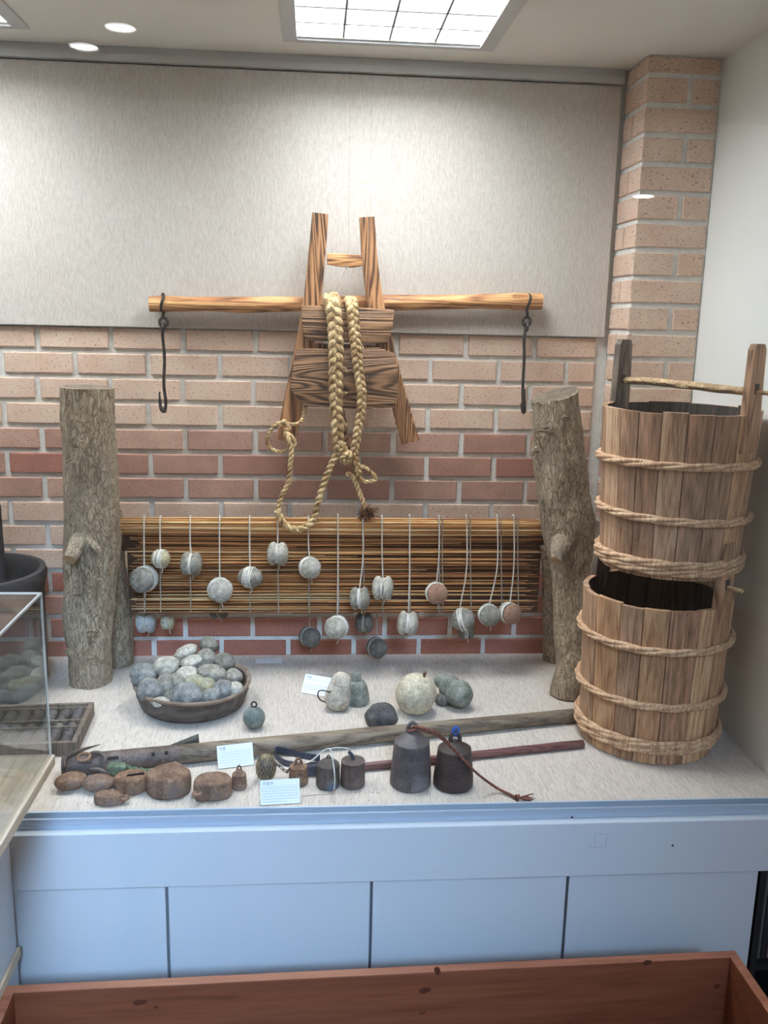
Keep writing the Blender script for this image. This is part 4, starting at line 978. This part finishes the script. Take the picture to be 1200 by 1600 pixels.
r_ = pancake(205, 1222, .036, .030, .036, 'thick round rusty weight with a slot in its top', seed=7, mt=M_RUST2)
q = atz(212, 1210, CT+.0385); bm = BM(); obox(bm, q, ((1,.25,0), (-.25,1,0), (0,0,1)), (.018, .0028, .0018), .001); part('slot', bm, M_HOLE, r_)  # raised dark bar painted as the slot's inner shade
pancake(264, 1221, .0475, .042, .046, 'largest round rusty weight with a lug at its back', lug=1.45, seed=9, lugr=.010)
pancake(333, 1229, .041, .032, .040, 'dark rusty pear-shaped weight tapering to an eye at front left', lug=-2.3, seed=12, lugr=.009, tilt=0)
# ------------------------------------------------------------------ bell weights
def bell(px, py_front, r0, r1, hb, dome, mt, label, loop=None, seed=1, name='bell_weight', sleeve=None):
    f = atz(px, py_front, CT); c = Vector((f.x, f.y+r0, CT+.0005))
    root = empty(name, c, label, 'bell weight', 'bell-shaped iron weights')
    bm = BM(); lathe(bm, [(0, 0), (r0*.93, 0), (r0, .004), (r0*.99, hb*.25), (r0*.5+r1*.5, hb*.62), (r1*1.01, hb*.965), (r1*1.0, hb*.99), (r1*.93, hb*1.005), (r1*.6, hb+dome*.55), (r1*.28, hb+dome), (0, hb+dome)], c, 40, .03)
    part('body', bm, mt, root, angle=60)
    top = c+Vector((0, 0, hb+dome))
    if loop:
        bm = BM(); tube(bm, catmull([top+Vector((-loop*.8, 0, -.004)), top+Vector((-loop*.75, 0, loop*.8)), top+Vector((0, 0, loop*1.7)), top+Vector((loop*.75, 0, loop*.8)), top+Vector((loop*.8, 0, -.004))], 6), loop*.38, 8)
        part('suspension_loop', bm, mt, root)
    return root, c, top
B1, c1, t1 = bell(645, 1241, .0455, .0385, .103, .022, M_DARKBELL, 'tallest bell weight, slate-grey with a vertical crack and knob top', .012)
bm = BM(); n_ = 14
for k in range(n_):
    p_ = Vector((c1.x-.006+.0008*math.sin(k*2), c1.y-.0452+.0062*(k/n_)+.0003, CT+.008+.085*k/n_)); q = Vector((c1.x-.006+.0008*math.sin(k*2+2), c1.y-.0452+.0062*((k+1)/n_)+.0003, CT+.008+.085*(k+1)/n_)); tube(bm, [p_, q], .0007, 4)
part('crack', bm, M_HOLE, B1)  # dark threads painted as the shade in a crack
B2, c2, t2 = bell(713, 1242, .0445, .0365, .088, .016, M_BLACKBELL, 'large brown-black bell weight with a blue cord tied in its loop', .0125)
bm = BM(); q = t2+Vector((0, -.003, .022)); tube(bm, [q+Vector((.007*math.cos(a), 0, .008*math.sin(a)+.004)) for a in [2*PI*k/18 for k in range(18)]], .0022, 8, closed=True)
tube(bm, [q+Vector((.004*math.cos(a)+.002, .002, .010*math.sin(a))) for a in [2*PI*k/18 for k in range(18)]], .0018, 8, closed=True); part('blue_cord', bm, M_BLUE, B2)
B4, c4, t4 = bell(552, 1236, .0275, .0260, .058, .004, M_MIDBELL, 'smooth brown-grey bell weight at the right of the four small ones')
bm = BM(); tube(bm, catmull([t4+Vector((0, -.004, 0)), t4+Vector((-.003, -.004, .010)), t4+Vector((-.010, -.004, .018))], 5), .0042, 8); part('blue_grey_tie', bm, M_STRAP, B4)
B3, c3, t3 = bell(513, 1237, .0265, .0245, .052, .013, M_BLUEBELL, 'bell weight with flaking blue patches and a white cord across it', .004)
B5, c5, t5 = bell(466, 1232, .0215, .0195, .042, .004, M_RUST2, 'orange-rusted bell weight with a ring, chained to the netted one', .008)
B6, c6, t6 = bell(373, 1237, .0170, .0150, .033, .010, M_RUST, 'smallest rusty bell weight, left of the front card', .005)
f = atz(415, 1227, CT); c = Vector((f.x, f.y+.021, CT+.001))
t = empty('netted_weight', c, 'small round weight wrapped in a wire net behind the front card', 'weight')
bm = BM(); blob(bm, c+Vector((0,0,.030)), .0205, .0205, .030, (0,0,0), .04, 1, 6); part('core', bm, M_DARKBELL, t)
bm = BM()
for k in range(16):
    for s in (1, -1):
        P = [c+Vector((.0222*math.sin(th)*math.cos(2*PI*k/16+s*th*.7), .0222*math.sin(th)*math.sin(2*PI*k/16+s*th*.7), .030+.0312*math.cos(th))) for th in [.15+2.7*j/14 for j in range(15)]]
        tube(bm, P, .0008, 5)
part('wire_net', bm, speckle('tarnished_wire', lin(92,82,62), lin(166,146,108), 90, .6, .3), t)
P = catmull([c+Vector((.018, -.004, .042)), c+Vector((.030, -.006, .036)), c5+Vector((-.026, -.004, .030)), c5+Vector((-.019, -.006, .040))], 6)
n = len(P); ch = empty('small_chain', P[n//2], 'short dark chain linking the netted weight and the rusty ringed bell', 'chain')
for i in range(0, n-2, 3):
    a, b_ = P[i], P[min(i+3, n-1)]; d = (b_-a).normalized(); s = d.cross(Vector((0,0,1))).normalized() if (i//3) % 2 else Vector((0,0,1)); m_ = a.lerp(b_, .5)
    bm = BM(); tube(bm, [m_+d*(b_-a).length*.68*math.cos(q)+s*.0035*math.sin(q) for q in [2*PI*k/16 for k in range(16)]], .0010, 6, closed=True); part('link', bm, M_IRON, ch)
v = lambda x, y, Y=-.825: aty(x, y, Y)
cw = empty('white_string', v(520, 1180), 'thin white string looped over the blue-flaked bell to a knot on the counter', 'string')
bm = BM(); tube(bm, catmull([v(474,1193,-.80), v(486,1189,-.80), v(497,1180,-.80), v(507,1172,-.80), v(514,1170,-.805), v(518,1176,-.822), v(521,1195,-.832), v(523,1215,-.836), atz(522,1234,CT+.004)], 6), .0016, 7)
tube(bm, catmull([v(514,1170,-.805), v(526,1168,-.80), v(540,1169,-.80), v(548,1172,-.80)], 6), .0012, 6)
part('strand', bm, M_CORD, cw)
bm = BM(); P = [atz(521,1236,CT+.004)+Vector((.004*math.cos(a*2), .003*math.sin(a*3), .002*math.sin(a))) for a in [2*PI*k/30 for k in range(30)]]; tube(bm, P, .0013, 6, closed=True)
tube(bm, catmull([atz(519,1238,CT+.002), atz(508,1241,CT+.002), atz(492,1242,CT+.002), atz(472,1244,CT+.002)], 6), .0009, 6); tube(bm, catmull([atz(520,1240,CT+.002), atz(519,1246,CT+.001), atz(519,1252,CT+.001)], 4), .0009, 6); part('knot', bm, M_CORDG, cw)
rc = empty('red_brown_cord', v(760, 1215), 'doubled red-brown cord from the tallest bell trailing to a knotted tassel', 'cord')
RC = [t1+Vector((.004, -.006, .012)), v(668,1141,-.84), v(690,1152,-.845), v(716,1178,-.852), v(745,1208,-.858), atz(775,1230,CT+.012), atz(806,1246,CT+.006)]
for o_ in (-.0022, .0028):
    bm = BM(); twist(bm, catmull([p_+Vector((o_*.5, -abs(o_)*.2, -o_*(1+.7*math.sin(k)))) for k, p_ in enumerate(RC)], 10), .0013, .0017, .012, 2, .0016, 6); part('strand', bm, M_REDCORD, rc)
bm = BM(); q = t1+Vector((.002, -.001, .010)); tube(bm, [q+Vector((.012*math.cos(a), .007*math.sin(a)-.003, -.003+.004*math.cos(a*1.0))) for a in [2*PI*k/20 for k in range(20)]], .0026, 8, closed=True); part('tied_loop', bm, M_REDCORD, rc)
k_ = atz(808,1247,CT+.007); bm = BM()
for j in range(3): tube(bm, [k_+Vector((.003*math.sin(a*.5+j)+(j-1)*.003, .006*math.cos(a), .0065*math.sin(a))) for a in [2*PI*k/18 for k in range(18)]], .0018, 7, closed=True)
part('knot', bm, M_REDCORD, rc)
bm = BM()
for j in range(12):
    e = atz(825+random.uniform(-3, 11), 1247+random.uniform(-6, 7), CT+.003); e.z = CT+random.uniform(.001, .009); tube(bm, catmull([k_, k_.lerp(e, .5)+Vector((0,0,.001)), e], 3), .0012, 5)
part('tassel', bm, M_REDCORD, rc)
# ------------------------------------------------------------------ cards in clear holders
M_PAPER = paint('card_paper', lin(230,236,244), .7)
M_INK = plain('grey_ink', lin(96,106,120), .8); M_INK2 = plain('pale_rule', lin(150,162,178), .8)
M_CLEAR = mat_glass('clear_card_holder', (.96,.98,.98))
def textmesh(txt, size):
    cu = bpy.data.curves.new('t', 'FONT'); cu.body = txt; cu.size = size; cu.extrude = .0; ob = bpy.data.objects.new('t', cu); COL.objects.link(ob)
    dg = bpy.context.evaluated_depsgraph_get(); me = bpy.data.meshes.new_from_object(ob.evaluated_get(dg)); bpy.data.objects.remove(ob); return me
def card(bl, br, tilt, hgt, label, title, rows, widths, seed):
    random.seed(seed); A_, B_ = atz(*bl, CT), atz(*br, CT); u = (B_-A_); w = u.length; u.normalize(); n_ = Vector((u.y, -u.x, 0));
    if n_.y > 0: n_ = -n_
    up = (Vector((0,0,1))*math.cos(tilt)-n_*math.sin(tilt)).normalized(); f = u.cross(up).normalized()
    M = Matrix(((u.x, up.x, f.x, A_.x), (u.y, up.y, f.y, A_.y), (u.z, up.z, f.z, A_.z+.001), (0,0,0,1)))
    root = empty('label_card', A_, label, 'label card', 'exhibit label cards')
    bm = BM(); add_box(bm, 0, w, 0, hgt, -.0030, -.0004, .0004, mat=M)
    add_box(bm, 0, w, -.0002, .0018, -.030, -.003, .0003, mat=Matrix.Translation((0,0,0)) @ M @ Matrix.Rotation(-tilt*0, 4, 'X')) if False else None
    part('clear_holder', bm, M_CLEAR, root, smooth=False)
    bm = BM(); add_box(bm, w*.018, w*.982, hgt*.02, hgt*.90, -.0004, .0000, mat=M); part('paper', bm, M_PAPER, root, smooth=False)
    bm = BM(); bm.from_mesh(textmesh(title, hgt*.15)); bmesh.ops.transform(bm, matrix=M @ Matrix.Translation((w*.07, hgt*.72, .0003)), verts=bm.verts); part('title', bm, M_INK, root, smooth=False)
    bm = BM(); add_box(bm, w*.04, w*.95, hgt*.665, hgt*.672, 0, .0002, mat=M); part('rule', bm, M_INK2, root, smooth=False)
    bm = BM(); y = rows[0]
    for wl in widths:
        x = w*.06
        while x < w*(.06+.88*wl):
            k = random.choice((2,3,3,4)); s = w*.0165
            for j in range(k):
                if x+s > w*(.06+.88*wl): break
                hh = hgt*.035
                add_box(bm, x, x+s*.62, y*hgt, y*hgt+hh*.22, 0, .0002, mat=M); add_box(bm, x+s*.1, x+s*.28, y*hgt-hh*.0, y*hgt+hh, 0, .0002, mat=M)
                if random.random() < .6: add_box(bm, x+s*.2, x+s*.75, y*hgt+hh*.75, y*hgt+hh, 0, .0002, mat=M)
                x += s
            x += s*.8
        y -= rows[1]
    part('body_text', bm, M_INK, root, smooth=False)
card((469, 1083), (516, 1091), .62, .060, 'tilted white label card standing at the back, left of the cream stone weight', '저울', (.42, .10), (.95, 1, .5), 3)
card((340, 1203), (398, 1196), .50, .057, 'white label card leaning before the beam above the smallest bell', '저울', (.58, .095), (1, 1, 1, 1, 1, .85), 4)
card((406, 1260), (470, 1256), .50, .057, 'white label card nearest the glass, before the netted weight', '저울추', (.58, .095), (1, 1, 1, 1, 1, .7), 5)
bm = BM(); a, b_ = atz(399, 1035, CT), atz(441, 1034, CT); add_box(bm, a.x, b_.x, -.075, -.045, CT+.0005, CT+.004, .001)
tag(to_obj('clear_strip', bm, plain('milky_plastic', lin(208,210,212), .3), (a.x, -.06, CT), smooth=False), 'small milky plastic strip lying against the wall on the counter', 'plastic strip')
# crumbs of straw and grit on the counter
bm = BM(); random.seed(5)
for k in range(46):
    x, y = random.choice(((random.uniform(420, 800), random.uniform(1028, 1100)), (random.uniform(590, 900), random.uniform(1200, 1250)), (random.uniform(80, 200), random.uniform(1225, 1262)), (random.uniform(520, 620), random.uniform(1235, 1258))))
    p_ = atz(x, y, CT+.0008); blob(bm, p_, random.uniform(.0006, .0022), random.uniform(.0006, .0016), .0007, (0, 0, random.uniform(0, 3)), .3, 2, k, 1)
tag(to_obj('grit', bm, M_RUST2, (1, -.5, CT)), 'scattered crumbs of rust and straw on the cloth counter', 'grit', kind='stuff')
# ------------------------------------------------------------------ abacus
AZ = CT+.034
Bc, Fc = atz(147, 1097, AZ), atz(119, 1160, AZ)
ey = (Fc-Bc); Ld = ey.length; ey.normalize(); ex = Vector((ey.y, -ey.x, 0));
if ex.x > 0: ex = -ex
ab = empty('abacus', (Bc.x, Bc.y, CT), 'dark wooden abacus lying flat at the left, partly behind the clear box', 'abacus')
MA = Matrix(((ex.x, ey.x, 0, Bc.x), (ex.y, ey.y, 0, Bc.y), (0, 0, 1, CT+.0005), (0, 0, 0, 1)))
LA = .345
bm = BM()
add_box(bm, 0, .012, 0, Ld, 0, .034, .001, mat=MA); add_box(bm, LA-.012, LA, 0, Ld, 0, .034, .001, mat=MA)
add_box(bm, .012, LA-.012, 0, .009, 0, .034, .001, mat=MA); add_box(bm, .012, LA-.012, Ld-.010, Ld, 0, .034, .001, mat=MA)
part('frame', bm, M_GREYW, ab, angle=30)
bm = BM(); add_box(bm, .012, LA-.012, .009, Ld-.01, .001, .004, mat=MA); part('back_panel', bm, M_INSIDE, ab)
bars = [Ld*.115, Ld*.44, Ld*.60]
for y in bars: bm = BM(); add_box(bm, .012, LA-.012, y-.003, y+.003, .006, .033, .001, mat=MA); part('crossbar', bm, M_GREYW, ab)
M_BEAD = speckle('dark_wooden_bead', lin(62,58,58), lin(92,86,84), 60, .5, .2)
secs = [(.009, bars[0], 1), (bars[0], bars[1], 4), (bars[1], bars[2], 1), (bars[2], Ld-.01, 4)]
for c_ in range(10):
    x = .030+c_*.0325
    bm = BM(); tube(bm, [MA @ Vector((x, .005, .019)), MA @ Vector((x, Ld-.005, .019))], .0018, 8); part('rod', bm, M_ROD, ab)
    for (y0, y1, nb) in secs:
        tot = (y1-y0)-.007; w = min(.0245, tot/nb*.99)
        for j in range(nb):
            yc = y0+.004+w*(j+.5)
            bm = BM(); R3 = Matrix.Rotation(PI/2, 3, 'X')
            Rf = MA.to_3x3() @ R3
            lathe(bm, [(.003, -w*.49), (.009, -w*.44), (.0145, -w*.1), (.0145, w*.1), (.009, w*.44), (.003, w*.49)], MA @ Vector((x, yc, .019)), 14, rot=Rf); part('bead', bm, M_BEAD, ab, angle=30)
# ------------------------------------------------------------------ clear display box on its plinth (left, in the room)
YD = -.945; tc, bcn, kc = aty(62, 926, YD), aty(80, 1180, YD), aty(15, 1320, YD)
XR = .362; ZA, ZBs = tc.z, bcn.z
pl = empty('display_plinth', (-.1, -1.4, 0), 'white plinth with pale pine edge boards at the left, carrying the clear box', 'plinth')
bm = BM(); add_box(bm, -.6, kc.x, -1.85, YD, .0, ZBs-.022, .002); part('body', bm, M_CASEW, pl, smooth=False)
bm = BM(); add_box(bm, -.6, XR+.006, -1.86, YD+.004, ZBs-.021, ZBs, .002); part('top_board', bm, M_PINE, pl, smooth=False)
lz = aty(33, 1480, YD).z; bm = BM(); add_box(bm, kc.x+.0005, kc.x+.007, -1.85, YD+.002, lz-.02, lz, .001); part('side_batten', bm, M_PINE, pl, smooth=False)
dbx = empty('clear_display_box', (-.1, -1.4, ZBs), 'empty-looking clear acrylic display box with edges painted pale as if lit, at the left', 'display box')
T_ = .005; X0_, Y0_ = -.55, -1.82
for nm, q in (('side_panel', (XR-T_, XR, Y0_, YD-T_, ZBs, ZA-T_)), ('side_panel', (X0_, X0_+T_, Y0_, YD-T_, ZBs, ZA-T_)), ('back_panel', (X0_, XR, YD-T_, YD, ZBs, ZA-T_)), ('front_panel', (X0_, XR, Y0_-T_, Y0_, ZBs, ZA-T_)), ('lid', (X0_, XR, Y0_-T_, YD, ZA-T_, ZA))):
    bm = BM(); add_box(bm, *q); part(nm, bm, M_ACRYL, dbx, smooth=False)
e_ = .0022
for q in ((XR-.003, XR+.0006, Y0_, YD+.0006, ZA-.0035, ZA+.0006), (X0_, XR, YD-.003, YD+.0006, ZA-.003, ZA+.0006), (XR-.003, XR+.0006, YD-.003, YD+.0006, ZBs, ZA-.0035)):
    bm = BM(); add_box(bm, *q); part('edge', bm, M_ACREDGE, dbx, 'edge bar coloured pale as if lit', smooth=False)
# ------------------------------------------------------------------ crate in the foreground
Zc = .376; P0, P1 = atz(10, 1540, Zc), atz(1148, 1485, Zc)
ex = (P1-P0).normalized(); ey = Vector((ex.y, -ex.x, 0))
MC = Matrix(((ex.x, ey.x, 0, P0.x), (ex.y, ey.y, 0, P0.y), (0,0,1,0), (0,0,0,1))); LC = (P1-P0).length; tk = .019; DC = .50
cr_ = empty('wooden_crate', P0.lerp(P1, .5)+Vector((0,0,-Zc)), 'long open red-brown wooden crate on the floor before the cabinet', 'crate')
for nm, q in (('back_board', (.0, LC, 0, tk, .02, Zc-.002)), ('end_board', (LC-tk, LC, tk, DC, .02, Zc-.002)), ('end_board', (.0, tk, tk, DC, .02, Zc-.002)), ('front_board', (.0, LC, DC, DC+tk, .02, Zc-.002)), ('base_board', (.0, LC, 0, DC+tk, .0, .02))):
    bm = BM(); add_box(bm, *q, .0012, mat=MC); part(nm, bm, M_CRATE, cr_, smooth=False)
for q in ((.0, LC, 0, tk), (LC-tk, LC, tk, DC), (.0, tk, tk, DC), (.0, LC, DC, DC+tk)):
    bm = BM(); add_box(bm, q[0], q[1], q[2], q[3], Zc-.0025, Zc, .0008, mat=MC); part('rim', bm, M_CRRIM, cr_, 'lighter top edge', smooth=False)
M_KNOT = plain('dark_wood_knot', lin(86,42,28), .6)
for (x, y, rx, rz) in ((222, 1552, .014, .006), (247, 1560, .005, .003), (682, 1510, .006, .010), (663, 1540, .012, .007), (659, 1575, .008, .003), (1010, 1502, .010, .006), (1120, 1540, .006, .006), (890, 1595, .004, .004)):
    bm = BM(); p_ = aty(x, y, -1.07); loc = MC.inverted() @ p_; loc.y = tk+.0002; p_ = MC @ loc; blob(bm, p_, rx, .0008, rz, (0, random.uniform(-.4, .4), 0), .2, 1.5, x, 2); part('wood_knot', bm, M_KNOT, cr_)
# ------------------------------------------------------------------ bookshelf at the right edge below the counter
bs = empty('bookshelf', (2.1, -.8, 0), 'black shelf with books in the dark gap right of the cabinet', 'bookshelf')
M_BLK = plain('black_shelf_board', lin(26,26,28), .6)
xs0 = seams[3]+.012
for nm, q in (('side', (xs0, xs0+.015, -.90, -.62, 0, .47)), ('back', (xs0+.015, 2.45, -.64, -.62, 0, .47)), ('shelf', (xs0+.015, 2.45, -.90, -.64, .20, .215)), ('base', (xs0+.015, 2.45, -.90, -.64, 0, .02))):
    bm = BM(); add_box(bm, *q); part(nm, bm, M_BLK, bs, smooth=False)
x = xs0+.018
for w, hgt, col, lab in ((.014, .235, (84,86,88), 'thin grey book at the left end of the black shelf'), (.012, .20, (40,40,44), 'thin black book second on the black shelf'), (.022, .225, (128,96,94), 'dusty pink book on the black shelf'), (.018, .22, (58,84,74), 'dark green book on the black shelf'), (.02, .23, (110,104,96), 'taupe book on the black shelf')):
    bk = empty('book', (x, -.88, .215), lab, 'book', 'books on the black shelf')
    bm = BM(); add_box(bm, x, x+w, -.882, -.878, .216, .216+hgt, .0008); add_box(bm, x, x+.0018, -.878, -.72, .216, .216+hgt); add_box(bm, x+w-.0018, x+w, -.878, -.72, .216, .216+hgt); part('cover', bm, plain('book_cover', lin(*col), .6), bk, smooth=False)
    bm = BM(); add_box(bm, x+.002, x+w-.002, -.877, -.725, .219, .213+hgt); part('pages', bm, M_PAPER, bk, smooth=False); x += w+.002
